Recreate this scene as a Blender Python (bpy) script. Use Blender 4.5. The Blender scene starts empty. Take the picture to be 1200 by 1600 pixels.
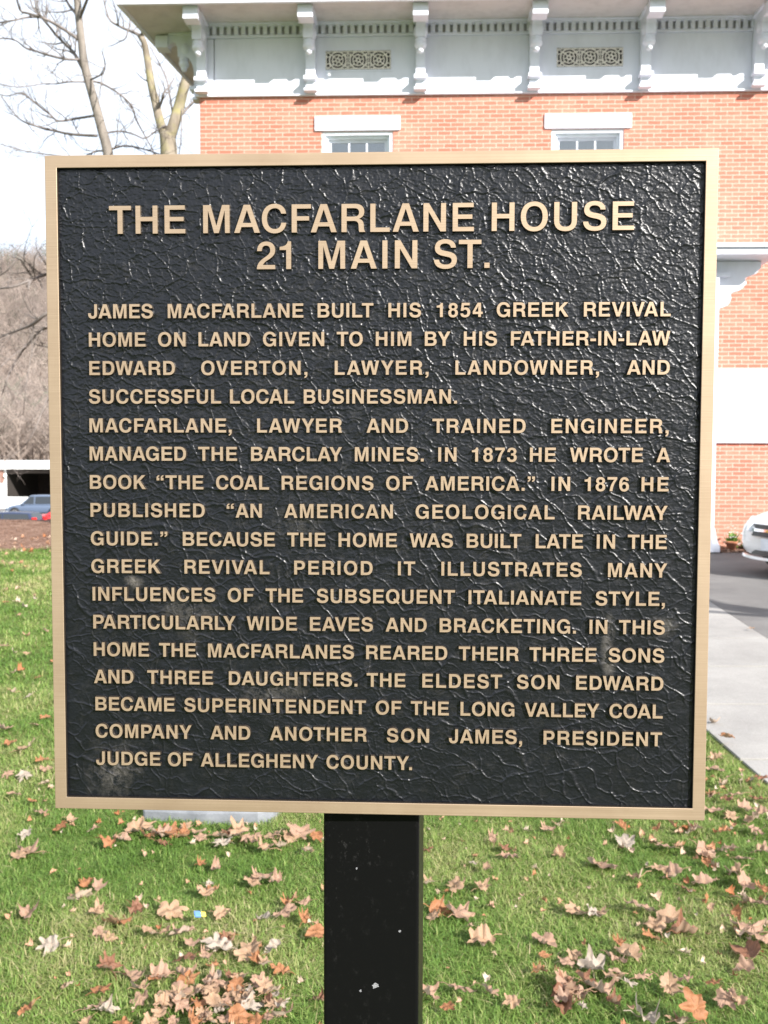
import bpy, math, random
import numpy as np
from mathutils import Vector, Matrix
from mathutils.geometry import tessellate_polygon
R_ = math.radians
scene = bpy.context.scene
col = scene.collection
# ------------------------------------------------------------------ camera
PITCH, ROLL, FPX = 0.0564522, 0.0027527, 1524.0
fwd = Vector((0, math.cos(PITCH), -math.sin(PITCH)))
up0 = Vector((0, math.sin(PITCH), math.cos(PITCH)))
rt0 = Vector((1, 0, 0))
cr, sr = math.cos(ROLL), math.sin(ROLL)
rt = cr*rt0 + sr*up0
up = -sr*rt0 + cr*up0
EYE = Vector((0, 0, 1.5))
cam = bpy.data.cameras.new('camera')
camo = bpy.data.objects.new('camera', cam); col.objects.link(camo)
M = Matrix((rt, up, -fwd)).transposed().to_4x4(); M.translation = EYE
camo.matrix_world = M
cam.sensor_fit = 'VERTICAL'; cam.sensor_height = 36.0; cam.sensor_width = 27.0
cam.lens = FPX/1600*36
cam.clip_start = 0.05; cam.clip_end = 3000
cam.dof.use_dof = True; cam.dof.focus_distance = 0.92; cam.dof.aperture_fstop = cam.lens/1.85
scene.camera = camo
# ------------------------------------------------------------------ sky and sun
SUN_EL, SUN_AZ = R_(29.5), R_(41)          # azimuth from -Y (behind the camera) towards +X
sun_dir = Vector((math.sin(SUN_AZ)*math.cos(SUN_EL), -math.cos(SUN_AZ)*math.cos(SUN_EL), math.sin(SUN_EL)))
world = bpy.data.worlds.new('World'); scene.world = world; world.use_nodes = True
wn, wl = world.node_tree.nodes, world.node_tree.links
for n in list(wn): wn.remove(n)
sky = wn.new('ShaderNodeTexSky'); sky.sky_type = 'NISHITA'; sky.sun_disc = False
sky.sun_elevation = SUN_EL; sky.sun_rotation = math.pi - SUN_AZ
sky.air_density = 1.0; sky.dust_density = 2.0; sky.altitude = 200
tc = wn.new('ShaderNodeTexCoord')
mp = wn.new('ShaderNodeMapping'); mp.inputs['Scale'].default_value = (1.4, 1.4, 3.4)
cn = wn.new('ShaderNodeTexNoise'); cn.inputs['Scale'].default_value = 2.2; cn.inputs['Detail'].default_value = 7; cn.inputs['Roughness'].default_value = .58
cramp = wn.new('ShaderNodeMapRange'); cramp.inputs['From Min'].default_value = .30; cramp.inputs['From Max'].default_value = .56
cramp.inputs['To Min'].default_value = .6; cramp.inputs['To Max'].default_value = .97
cmix = wn.new('ShaderNodeMixRGB'); cmix.inputs['Color2'].default_value = (5.6, 6.05, 6.75, 1)   # high thin cloud
bg = wn.new('ShaderNodeBackground'); bg.inputs['Strength'].default_value = 0.085
wo = wn.new('ShaderNodeOutputWorld')
wl.new(tc.outputs['Generated'], mp.inputs['Vector']); wl.new(mp.outputs[0], cn.inputs['Vector'])
wl.new(cn.outputs['Fac'], cramp.inputs['Value']); wl.new(cramp.outputs[0], cmix.inputs['Fac'])
wl.new(sky.outputs[0], cmix.inputs['Color1']); wl.new(cmix.outputs[0], bg.inputs['Color']); wl.new(bg.outputs[0], wo.inputs['Surface'])
sl = bpy.data.lights.new('sun', 'SUN'); sl.energy = 4.2; sl.angle = R_(.5); sl.color = (1, .955, .90)
so = bpy.data.objects.new('sun', sl); col.objects.link(so)
so.rotation_euler = sun_dir.to_track_quat('Z', 'Y').to_euler(); so.location = (10, -14, 12)
vs = scene.view_settings
scene.display_settings.display_device = 'sRGB'
vs.view_transform = 'Standard'; vs.look = 'None'; vs.exposure = 1.42; vs.gamma = 1; vs.use_curve_mapping = False
# ------------------------------------------------------------------ helpers
random.seed(7); rng = np.random.default_rng(11)
def px_ray(x, y): return fwd + rt*((x-600)/FPX) + up*((800-y)/FPX)      # survey helper: where a sight line meets the lawn
def px_ground(x, y, z=0.0):
    d = px_ray(x, y); return EYE + d*((z-EYE.z)/d.z)
def px_at(x, y, D):
    d = px_ray(x, y); return EYE + d*(D/d.y)

def tag(o, label=None, cat=None, group=None, kind=None):
    if label: o['label'] = label
    if cat: o['category'] = cat
    if group: o['group'] = group
    if kind: o['kind'] = kind
    return o
def empty(name, loc=(0,0,0), rz=0.0):
    o = bpy.data.objects.new(name, None); col.objects.link(o)
    o.location = loc; o.rotation_euler = (0, 0, rz); o.empty_display_size = .2
    return o
class MB:
    """collects faces, builds ONE mesh object"""
    def __init__(s): s.v = []; s.f = []; s.m = []; s.sm = []
    def add(s, verts, faces, mi=0, smooth=False):
        b = len(s.v); s.v += [tuple(q) for q in verts]
        for f in faces: s.f.append([b+i for i in f]); s.m.append(mi); s.sm.append(smooth)
        return s
    def box(s, x0, x1, y0, y1, z0, z1, mi=0):
        v = [(x0,y0,z0),(x1,y0,z0),(x1,y1,z0),(x0,y1,z0),(x0,y0,z1),(x1,y0,z1),(x1,y1,z1),(x0,y1,z1)]
        return s.add(v, [(0,3,2,1),(4,5,6,7),(0,1,5,4),(1,2,6,5),(2,3,7,6),(3,0,4,7)], mi)
    def prism(s, poly, a0, a1, axis='x', mi=0):
        """poly of 2D points extruded along axis; axis x: poly is (y,z); y: (x,z); z: (x,y)"""
        n = len(poly)
        def P(q, a):
            return (a, q[0], q[1]) if axis == 'x' else ((q[0], a, q[1]) if axis == 'y' else (q[0], q[1], a))
        v = [P(q, a0) for q in poly] + [P(q, a1) for q in poly]
        tri = tessellate_polygon([[Vector((q[0], q[1], 0)) for q in poly]])
        ar = sum(poly[i][0]*poly[(i+1)%n][1]-poly[(i+1)%n][0]*poly[i][1] for i in range(n))
        f = []
        for t in tri:
            f.append(tuple(t)); f.append(tuple(n+i for i in reversed(t)))
        for i in range(n):
            j = (i+1) % n
            f.append((i, j, n+j, n+i))
        b = len(s.v); s.add(v, f, mi); s.fix = True
        return s
    def lathe(s, prof, c=(0,0,0), n=16, mi=0, axis='z', smooth=True):
        v = []; f = []
        for (r, h) in prof:
            for k in range(n):
                a = 2*math.pi*k/n; p = (r*math.cos(a), r*math.sin(a), h)
                if axis == 'y': p = (p[0], p[2], p[1])
                if axis == 'x': p = (p[2], p[0], p[1])
                v.append((p[0]+c[0], p[1]+c[1], p[2]+c[2]))
        for i in range(len(prof)-1):
            for k in range(n):
                k2 = (k+1) % n
                f.append((i*n+k, i*n+k2, (i+1)*n+k2, (i+1)*n+k))
        f.append(tuple(reversed(range(n)))); f.append(tuple((len(prof)-1)*n+k for k in range(n)))
        return s.add(v, f, mi, smooth)
    def tube(s, pts, rad, n=6, mi=0, cap=True):
        pts = [Vector(p) for p in pts]
        v = []; f = []; prev = None
        for i, p in enumerate(pts):
            d = (pts[min(i+1, len(pts)-1)] - pts[max(i-1, 0)]).normalized()
            if prev is None:
                a = d.cross(Vector((0.13, .21, .97)) if abs(d.z) < .9 else Vector((1, .1, .05))).normalized()
            else:
                a = (prev - d*prev.dot(d)).normalized()
            prev = a; b = d.cross(a)
            r = rad[i] if hasattr(rad, '__len__') else rad
            for k in range(n):
                t = 2*math.pi*k/n
                v.append(p + a*(r*math.cos(t)) + b*(r*math.sin(t)))
        for i in range(len(pts)-1):
            for k in range(n):
                k2 = (k+1) % n
                f.append((i*n+k, i*n+k2, (i+1)*n+k2, (i+1)*n+k))
        if cap:
            f.append(tuple(reversed(range(n)))); f.append(tuple((len(pts)-1)*n+k for k in range(n)))
        return s.add(v, f, mi, True)
    def build(s, name, mats, parent=None, bevel=0, seg=2, recalc=True, sub=0):
        me = bpy.data.meshes.new(name)
        me.from_pydata(s.v, [], s.f)
        if not isinstance(mats, (list, tuple)): mats = [mats]
        for m in mats: me.materials.append(m)
        me.polygons.foreach_set('material_index', s.m)
        me.polygons.foreach_set('use_smooth', s.sm)
        if recalc:
            import bmesh
            bm = bmesh.new(); bm.from_mesh(me); bmesh.ops.recalc_face_normals(bm, faces=bm.faces); bm.to_mesh(me); bm.free()
        me.update()
        o = bpy.data.objects.new(name, me); col.objects.link(o)
        if parent: o.parent = parent
        if bevel:
            b = o.modifiers.new('bevel', 'BEVEL'); b.width = bevel; b.segments = seg; b.limit_method = 'ANGLE'; b.angle_limit = R_(35)
        if sub:
            b = o.modifiers.new('sub', 'SUBSURF'); b.levels = sub; b.render_levels = sub
        return o
def np_mesh(name, verts, faces, mats, parent=None, smooth=False, attrs=None, k=None):
    """verts (n,3), faces (m,k) constant k"""
    verts = np.asarray(verts, np.float32); faces = np.asarray(faces, np.int32); k = faces.shape[1]
    me = bpy.data.meshes.new(name)
    me.vertices.add(len(verts)); me.vertices.foreach_set('co', verts.ravel())
    me.loops.add(faces.size); me.loops.foreach_set('vertex_index', faces.ravel())
    me.polygons.add(len(faces)); me.polygons.foreach_set('loop_start', np.arange(0, faces.size, k, dtype=np.int32))
    me.polygons.foreach_set('loop_total', np.full(len(faces), k, np.int32))
    me.polygons.foreach_set('use_smooth', np.full(len(faces), bool(smooth)))
    if not isinstance(mats, (list, tuple)): mats = [mats]
    for m in mats: me.materials.append(m)
    me.update(calc_edges=True)
    for an, av in (attrs or {}).items():
        a = me.attributes.new(an, 'FLOAT', 'POINT'); a.data.foreach_set('value', np.asarray(av, np.float32))
    o = bpy.data.objects.new(name, me); col.objects.link(o)
    if parent: o.parent = parent
    return o
# ------------------------------------------------------------------ materials
class NT:
    def __init__(s, name):
        s.mat = bpy.data.materials.new(name); s.mat.use_nodes = True
        s.t = s.mat.node_tree; s.b = s.t.nodes['Principled BSDF']; s.out = s.t.nodes['Material Output']
    def n(s, typ, **kw):
        nd = s.t.nodes.new(typ)
        for k, v in kw.items():
            if hasattr(nd, k) and k not in nd.inputs: setattr(nd, k, v)
            else: nd.inputs[k].default_value = v
        return nd
    def l(s, a, b): s.t.links.new(a, b)
    def set(s, **kw):
        for k, v in kw.items(): s.b.inputs[k.replace('_', ' ')].default_value = v
        return s
def noise(g, scale, detail=4, rough=.55, vec=None, dist=0):
    nd = g.n('ShaderNodeTexNoise'); nd.inputs['Scale'].default_value = scale; nd.inputs['Detail'].default_value = detail
    nd.inputs['Roughness'].default_value = rough; nd.inputs['Distortion'].default_value = dist
    if vec is not None: g.l(vec, nd.inputs['Vector'])
    return nd
def ramp(g, fac, stops):
    r = g.n('ShaderNodeValToRGB'); e = r.color_ramp.elements
    while len(e) < len(stops): e.new(.5)
    for i, (p, c) in enumerate(stops):
        e[i].position = p; e[i].color = (*c, 1) if len(c) == 3 else c
    g.l(fac, r.inputs['Fac']); return r
def coords(g, scale=None, kind='Object'):
    t = g.n('ShaderNodeTexCoord')
    if scale is None: return t.outputs[kind]
    m = g.n('ShaderNodeMapping'); m.inputs['Scale'].default_value = scale; g.l(t.outputs[kind], m.inputs['Vector']); return m.outputs[0]
def bump(g, h, strength=.3, dist=.01):
    b = g.n('ShaderNodeBump'); b.inputs['Strength'].default_value = strength; b.inputs['Distance'].default_value = dist
    g.l(h, b.inputs['Height']); g.l(b.outputs[0], g.b.inputs['Normal']); return b
def simple(name, c, rough=.5, metal=0.0, var=.12, scale=6.0, spec=.5, bmp=0.0, coat=0.0):
    g = NT(name); g.set(Roughness=rough, Metallic=metal, Specular_IOR_Level=spec, Coat_Weight=coat)
    nz = noise(g, scale, 6, .6, coords(g))
    lo = tuple(max(0, x*(1-var)) for x in c); hi = tuple(min(1, x*(1+var)) for x in c)
    r = ramp(g, nz.outputs['Fac'], [(.3, lo), (.7, hi)]); g.l(r.outputs[0], g.b.inputs['Base Color'])
    if bmp: bump(g, nz.outputs['Fac'], bmp, .01)
    return g.mat
MAT = {}
# white house paint, a little grubby
def white_paint(name, c, dirt=.18):
    g = NT(name); g.set(Roughness=.6)
    co = coords(g, (1.3, 1.3, .5))
    n1 = noise(g, 3.2, 7, .65, co); n2 = noise(g, 40, 3, .5, co)
    r = ramp(g, n1.outputs['Fac'], [(.25, tuple(x*(1-dirt) for x in c)), (.55, c)])
    g.l(r.outputs[0], g.b.inputs['Base Color']); bump(g, n2.outputs['Fac'], .08, .01)
    return g.mat
MAT['white'] = white_paint('white_paint', (.66, .685, .765), .12)
MAT['trim'] = white_paint('trim_paint', (.66, .685, .77), .10)
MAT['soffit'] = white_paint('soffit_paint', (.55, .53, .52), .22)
MAT['casing'] = white_paint('casing_paint', (.70, .74, .80), .12)
def brick():
    g = NT('red_brick'); g.set(Roughness=.85, Specular_IOR_Level=.25)
    t = g.n('ShaderNodeTexCoord'); s = g.n('ShaderNodeSeparateXYZ'); g.l(t.outputs['Object'], s.inputs[0])
    ad = g.n('ShaderNodeMath', operation='ADD'); g.l(s.outputs[0], ad.inputs[0]); g.l(s.outputs[1], ad.inputs[1])
    c = g.n('ShaderNodeCombineXYZ'); g.l(ad.outputs[0], c.inputs[0]); g.l(s.outputs[2], c.inputs[1])
    wob = noise(g, 9, 3, .5, t.outputs['Object']); wm = g.n('ShaderNodeVectorMath', operation='MULTIPLY_ADD')
    g.l(wob.outputs['Color'], wm.inputs[0]); wm.inputs[1].default_value = (.014, .012, 0); g.l(c.outputs[0], wm.inputs[2])
    b = g.n('ShaderNodeTexBrick'); g.l(wm.outputs[0], b.inputs['Vector'])
    b.offset = .5; b.squash = 1; b.inputs['Scale'].default_value = 1
    b.inputs['Brick Width'].default_value = .212; b.inputs['Row Height'].default_value = .0675
    b.inputs['Mortar Size'].default_value = .0062; b.inputs['Mortar Smooth'].default_value = .35; b.inputs['Bias'].default_value = -.1
    b.inputs['Color1'].default_value = (.41, .135, .092, 1); b.inputs['Color2'].default_value = (.475, .19, .135, 1)
    b.inputs['Mortar'].default_value = (.56, .41, .345, 1)
    n1 = noise(g, 1.1, 6, .65, t.outputs['Object'])
    mx = g.n('ShaderNodeMixRGB', blend_type='MIX'); r = ramp(g, n1.outputs['Fac'], [(.50, (0,0,0)), (.75, (.38,.38,.38))])
    g.l(r.outputs[0], mx.inputs[0]); g.l(b.outputs['Color'], mx.inputs[1]); mx.inputs[2].default_value = (.60, .38, .29, 1)
    n3 = noise(g, 55, 3, .6, t.outputs['Object']); m3 = g.n('ShaderNodeMixRGB', blend_type='OVERLAY'); m3.inputs[0].default_value = .35
    g.l(mx.outputs[0], m3.inputs[1]); g.l(n3.outputs['Fac'], m3.inputs[2])
    # grime low on the wall
    gr = g.n('ShaderNodeMapRange'); g.l(s.outputs[2], gr.inputs[0]); gr.inputs[1].default_value = .15; gr.inputs[2].default_value = 1.1; gr.inputs[3].default_value = .5; gr.inputs[4].default_value = 0
    n4 = noise(g, 2.5, 5, .7, t.outputs['Object']); mm = g.n('ShaderNodeMath', operation='MULTIPLY'); g.l(gr.outputs[0], mm.inputs[0]); g.l(n4.outputs['Fac'], mm.inputs[1])
    m4 = g.n('ShaderNodeMixRGB'); g.l(mm.outputs[0], m4.inputs[0]); g.l(m3.outputs[0], m4.inputs[1]); m4.inputs[2].default_value = (.36, .24, .17, 1)
    g.l(m4.outputs[0], g.b.inputs['Base Color'])
    iv = g.n('ShaderNodeMath', operation='SUBTRACT'); iv.inputs[0].default_value = 1; g.l(b.outputs['Fac'], iv.inputs[1])
    bump(g, iv.outputs[0], .5, .006)
    return g.mat
MAT['brick'] = brick()
MAT['glass'] = simple('window_glass', (.10, .11, .12), .04, 0, .05, 2, .8)
MAT['blind'] = simple('white_blind', (.84,.85,.86), .7, 0, .03, 4)
MAT['dark'] = simple('dark_void', (.02, .018, .016), .9)
MAT['iron'] = simple('rusty_cast_iron', (.74, .70, .65), .8, .0, .25, 25)
MAT['roofing'] = simple('grey_roofing', (.12, .12, .125), .9, 0, .2, 8)
MAT['concrete'] = None
# ---- bold grotesque capitals drawn as outlines (1000-unit em, cap height 718); groups '|' , contours of a group ';' (first outer, then holes)
GLYPHS = {
'A': (722, 'M20 0 L272 718 L448 718 L702 0 L543 0 L496 146 L224 146 L176 0 ; M264 264 L457 264 L360 560'),
'B': (722, 'M76 0 L76 718 L408 718 C552 718 644 646 644 533 C644 460 612 410 549 380 C630 352 674 290 674 207 C674 80 575 0 430 0 ; M223 423 L388 423 C461 423 497 452 497 509 C497 566 461 594 388 594 L223 594 ; M223 124 L410 124 C487 124 527 156 527 214 C527 274 487 304 410 304 L223 304'),
'C': (722, 'M679 472 C668 640 546 737 383 737 C176 737 44 586 44 359 C44 131 176 -19 378 -19 C552 -19 672 88 682 262 L540 262 C528 163 474 107 384 107 C263 107 191 201 191 359 C191 517 264 611 386 611 C468 611 523 561 538 472'),
'D': (722, 'M76 0 L76 718 L357 718 C558 718 682 590 682 359 C682 128 558 0 357 0 ; M223 124 L335 124 C472 124 535 200 535 359 C535 518 472 594 335 594 L223 594'),
'E': (667, 'M76 0 L76 718 L616 718 L616 594 L223 594 L223 430 L585 430 L585 306 L223 306 L223 124 L626 124 L626 0'),
'F': (611, 'M76 0 L76 718 L583 718 L583 594 L223 594 L223 420 L536 420 L536 296 L223 296 L223 0'),
'G': (778, 'M711 384 L711 0 L614 0 L600 80 C550 14 477 -19 388 -19 C185 -19 44 135 44 360 C44 588 185 737 390 737 C560 737 685 641 705 491 L560 491 C543 569 476 613 391 613 C269 613 191 513 191 358 C191 203 275 107 401 107 C493 107 559 163 567 264 L421 264 L421 384'),
'H': (722, 'M69 0 L69 718 L213 718 L213 437 L509 437 L509 718 L653 718 L653 0 L509 0 L509 311 L213 311 L213 0'),
'I': (278, 'M67 0 L67 718 L211 718 L211 0'),
'J': (556, 'M488 718 L488 230 C488 68 399 -19 254 -19 C106 -19 23 66 23 222 L23 262 L165 262 L165 222 C165 144 194 107 251 107 C309 107 344 145 344 230 L344 718'),
'K': (722, 'M76 0 L76 718 L223 718 L223 426 L497 718 L682 718 L407 436 L704 0 L524 0 L306 334 L223 247 L223 0'),
'L': (611, 'M76 0 L76 718 L223 718 L223 124 L583 124 L583 0'),
'M': (833, 'M69 0 L69 718 L275 718 L417 208 L558 718 L764 718 L764 0 L628 0 L628 556 L484 0 L349 0 L205 556 L205 0'),
'N': (722, 'M69 0 L69 718 L222 718 L511 230 L511 718 L653 718 L653 0 L500 0 L211 488 L211 0'),
'O': (778, 'M389 737 C596 737 734 590 734 359 C734 128 596 -19 389 -19 C182 -19 44 128 44 359 C44 590 182 737 389 737 ; M389 611 C513 611 587 515 587 359 C587 203 513 107 389 107 C265 107 191 203 191 359 C191 515 265 611 389 611'),
'P': (667, 'M73 0 L73 718 L387 718 C542 718 633 634 633 487 C633 334 540 247 380 247 L220 247 L220 0 ; M220 371 L360 371 C445 371 486 406 486 482 C486 559 446 594 362 594 L220 594'),
'Q': (778, 'M389 737 C596 737 734 590 734 359 C734 262 710 180 664 118 L742 48 L670 -36 L578 46 C525 4 461 -19 389 -19 C182 -19 44 128 44 359 C44 590 182 737 389 737 ; M389 611 C513 611 587 515 587 359 C587 300 576 250 556 210 L486 273 L414 189 L480 130 C453 115 423 107 389 107 C265 107 191 203 191 359 C191 515 265 611 389 611'),
'R': (722, 'M76 0 L76 718 L431 718 C580 718 668 642 668 519 C668 430 626 369 548 339 C625 310 652 265 656 170 C658 95 661 48 692 24 L692 0 L533 0 C515 30 512 71 510 153 C507 243 476 277 395 277 L223 277 L223 0 ; M223 401 L402 401 C482 401 521 435 521 498 C521 562 483 594 403 594 L223 594'),
'S': (667, 'M609 508 C606 650 505 737 333 737 C165 737 63 650 63 512 C63 398 130 336 280 304 L388 281 C461 265 488 241 488 197 C488 140 436 107 346 107 C246 107 188 149 183 230 L39 230 C44 72 155 -19 340 -19 C526 -19 635 70 635 219 C635 332 571 396 418 428 L304 452 C233 467 207 489 207 531 C207 582 253 613 328 613 C415 613 463 576 468 508'),
'T': (611, 'M233 0 L233 594 L14 594 L14 718 L598 718 L598 594 L379 594 L379 0'),
'U': (722, 'M69 718 L69 254 C69 80 176 -19 361 -19 C546 -19 653 80 653 254 L653 718 L507 718 L507 250 C507 157 457 107 361 107 C265 107 215 157 215 250 L215 718'),
'V': (667, 'M17 718 L171 718 L334 190 L497 718 L650 718 L412 0 L254 0'),
'W': (944, 'M18 718 L168 718 L262 214 L391 718 L553 718 L681 214 L776 718 L926 718 L761 0 L604 0 L472 524 L340 0 L183 0'),
'Y': (667, 'M13 718 L177 718 L335 425 L493 718 L655 718 L408 273 L408 0 L261 0 L261 270'),
'1': (556, 'M378 0 L378 709 L276 709 C262 620 204 580 69 576 L69 478 L236 478 L236 0'),
'2': (556, 'M511 122 L511 0 L26 0 C31 135 85 214 226 306 C340 381 372 421 372 484 C372 553 335 592 273 592 C205 592 171 548 169 454 L34 454 C37 620 130 710 280 710 C421 710 514 620 514 487 C514 383 462 313 321 230 C255 190 222 160 206 122'),
'3': (556, 'M225 318 L263 318 C340 318 377 281 377 213 C377 140 338 98 268 98 C200 98 162 138 160 214 L25 214 C27 66 116 -19 266 -19 C418 -19 517 69 517 209 C517 294 479 349 408 374 C469 404 499 452 499 520 C499 634 408 710 270 710 C126 710 43 631 42 491 L172 491 C174 560 208 598 268 598 C327 598 362 563 362 505 C362 440 325 412 225 413'),
'4': (556, 'M526 148 L441 148 L441 0 L305 0 L305 148 L27 148 L27 274 L270 710 L441 710 L441 262 L526 262 ; M305 262 L305 546 L146 262'),
'5': (556, 'M487 710 L487 585 L202 585 L183 447 C215 471 250 482 292 482 C428 482 519 386 519 241 C519 83 418 -19 260 -19 C119 -19 27 60 27 178 L164 178 C170 127 203 98 257 98 C332 98 377 151 377 235 C377 318 333 366 260 366 C216 366 188 350 165 312 L42 312 L95 710'),
'6': (556, 'M507 527 C495 642 408 710 281 710 C128 710 31 570 31 335 C31 105 121 -19 277 -19 C422 -19 522 80 522 226 C522 366 431 461 300 461 C240 461 198 440 169 393 C173 523 212 592 283 592 C329 592 361 568 370 527 ; M279 348 C338 348 381 303 381 226 C381 147 337 98 279 98 C219 98 173 149 173 226 C173 299 218 348 279 348'),
'7': (556, 'M520 710 L520 595 C396 450 307 250 290 0 L148 0 C164 220 254 430 383 582 L34 582 L34 710'),
'8': (556, 'M415 384 C484 349 519 292 519 211 C519 73 423 -19 278 -19 C133 -19 36 73 36 211 C36 292 71 349 141 384 C82 416 54 460 54 522 C54 630 146 710 278 710 C410 710 502 630 502 522 C502 460 474 416 415 384 ; M278 592 C330 592 366 560 366 510 C366 460 330 428 278 428 C226 428 190 460 190 510 C190 560 226 592 278 592 ; M278 336 C338 336 379 290 379 218 C379 145 338 98 278 98 C218 98 177 145 177 218 C177 290 218 336 278 336'),
'.': (278, 'M64 0 L64 146 L212 146 L212 0'),
',': (278, 'M64 0 L64 146 L212 146 L212 20 C212 -78 164 -146 64 -166 L64 -92 C112 -76 133 -45 133 0'),
'-': (333, 'M27 215 L27 345 L306 345 L306 215'),
'\u201c': (500, 'M205 454 L61 454 L61 580 C61 660 110 715 205 727 L205 662 C160 652 138 628 138 588 L205 588 | M422 454 L278 454 L278 580 C278 660 327 715 422 727 L422 662 C377 652 355 628 355 588 L422 588'),
'\u201d': (500, 'M64 727 L208 727 L208 601 C208 521 159 466 64 454 L64 519 C109 529 131 553 131 593 L64 593 | M281 727 L425 727 L425 601 C425 521 376 466 281 454 L281 519 C326 529 348 553 348 593 L281 593'),
}
LINES = [  # text, left x, right x, baseline z on the plaque (metres), justified
 ('JAMES MACFARLANE BUILT HIS 1854 GREEK REVIVAL', .1571, 1),
 ('HOME ON LAND GIVEN TO HIM BY HIS FATHER-IN-LAW', .1312, 1),
 ('EDWARD OVERTON, LAWYER, LANDOWNER, AND', .1050, 1),
 ('SUCCESSFUL LOCAL BUSINESSMAN.', .0788, 0),
 ('MACFARLANE, LAWYER AND TRAINED ENGINEER,', .0521, 1),
 ('MANAGED THE BARCLAY MINES. IN 1873 HE WROTE A', .0259, 1),
 ('BOOK \u201cTHE COAL REGIONS OF AMERICA.\u201d IN 1876 HE', -.0006, 1),
 ('PUBLISHED \u201cAN AMERICAN GEOLOGICAL RAILWAY', -.0267, 1),
 ('GUIDE.\u201d BECAUSE THE HOME WAS BUILT LATE IN THE', -.0533, 1),
 ('GREEK REVIVAL PERIOD IT ILLUSTRATES MANY', -.0794, 1),
 ('INFLUENCES OF THE SUBSEQUENT ITALIANATE STYLE,', -.1056, 1),
 ('PARTICULARLY WIDE EAVES AND BRACKETING. IN THIS', -.1320, 1),
 ('HOME THE MACFARLANES REARED THEIR THREE SONS', -.1581, 1),
 ('AND THREE DAUGHTERS. THE ELDEST SON EDWARD', -.1841, 1),
 ('BECAME SUPERINTENDENT OF THE LONG VALLEY COAL', -.2101, 1),
 ('COMPANY AND ANOTHER SON JAMES, PRESIDENT', -.2361, 1),
 ('JUDGE OF ALLEGHENY COUNTY.', -.2624, 0),
]
WORDX = [
 [(-0.2667,-0.2062),(-0.1922,-0.0668),(-0.0537,-0.0026),(0.0112,0.0409),(0.0551,0.0968),(0.1095,0.1741),(0.1879,0.2655)],
 [(-0.2663,-0.2133),(-0.2016,-0.176),(-0.1639,-0.1161),(-0.1041,-0.0477),(-0.0361,-0.0123),(-0.0002,0.0321),(0.0444,0.0677),(0.08,0.11),(0.1225,0.2655)],
 [(-0.2664,-0.1861),(-0.1616,-0.0632),(-0.038,0.048),(0.0724,0.2023),(0.2274,0.2656)],
 [(-0.2671,-0.1434),(-0.135,-0.0753),(-0.0666,0.0741)],
 [(-0.2669,-0.1336),(-0.1099,-0.0313),(-0.0086,0.0295),(0.0518,0.1367),(0.16,0.2656)],
 [(-0.2671,-0.1764),(-0.165,-0.1288),(-0.1157,-0.0313),(-0.0193,0.044),(0.0574,0.074),(0.0881,0.1289),(0.141,0.1645),(0.1772,0.2431),(0.2553,0.2666)],
 [(-0.2674,-0.2145),(-0.2043,-0.1604),(-0.1485,-0.0991),(-0.0873,-0.0022),(0.0095,0.0341),(0.0455,0.1457),(0.1609,0.1779),(0.1908,0.2309),(0.2423,0.2666)],
 [(-0.2671,-0.1593),(-0.1387,-0.1059),(-0.0849,0.0158),(0.0368,0.164),(0.1852,0.2661)],
 [(-0.2672,-0.1947),(-0.1802,-0.0938),(-0.0822,-0.0466),(-0.0343,0.0196),(0.0315,0.0707),(0.0838,0.1339),(0.147,0.1897),(0.2027,0.2192),(0.2307,0.2659)],
 [(-0.2671,-0.2015),(-0.1789,-0.0989),(-0.0758,-0.0028),(0.0208,0.0369),(0.0609,0.1894),(0.2133,0.2667)],
 [(-0.2662,-0.1499),(-0.1382,-0.1138),(-0.1026,-0.0676),(-0.0547,0.0735),(0.0861,0.1893),(0.2023,0.2652)],
 [(-0.266,-0.131),(-0.1205,-0.0734),(-0.0612,-0.0024),(0.0094,0.0475),(0.0595,0.1848),(0.1973,0.2134),(0.224,0.2657)],
 [(-0.2659,-0.2132),(-0.2036,-0.1687),(-0.1571,-0.02),(-0.0087,0.0667),(0.0774,0.1326),(0.1425,0.2039),(0.215,0.2657)],
 [(-0.266,-0.2287),(-0.2151,-0.1527),(-0.1377,-0.0168),(-0.0081,0.028),(0.0437,0.1176),(0.1313,0.1703),(0.1856,0.2653)],
 [(-0.2651,-0.1894),(-0.1801,-0.0088),(0.0004,0.0244),(0.0332,0.0685),(0.0793,0.1292),(0.1387,0.2071),(0.2165,0.2648)],
 [(-0.2652,-0.1734),(-0.1554,-0.1177),(-0.0991,-0.008),(0.0109,0.0503),(0.0688,0.1366),(0.1564,0.265)],
 [(-0.2651,-0.2034),(-0.1963,-0.1726),(-0.1648,-0.0538),(-0.0458,0.0345)],
]
def glass():
    g = NT('window_glass_clear'); g.t.nodes.remove(g.b)
    tr = g.n('ShaderNodeBsdfTransparent'); tr.inputs[0].default_value = (.86, .89, .9, 1)
    gl = g.n('ShaderNodeBsdfGlossy'); gl.inputs['Roughness'].default_value = .03
    fr = g.n('ShaderNodeFresnel'); fr.inputs[0].default_value = 2.5
    mx = g.n('ShaderNodeMixShader'); g.l(fr.outputs[0], mx.inputs[0]); g.l(tr.outputs[0], mx.inputs[1]); g.l(gl.outputs[0], mx.inputs[2])
    g.l(mx.outputs[0], g.out.inputs['Surface']); return g.mat
MAT['pane'] = glass()
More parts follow.
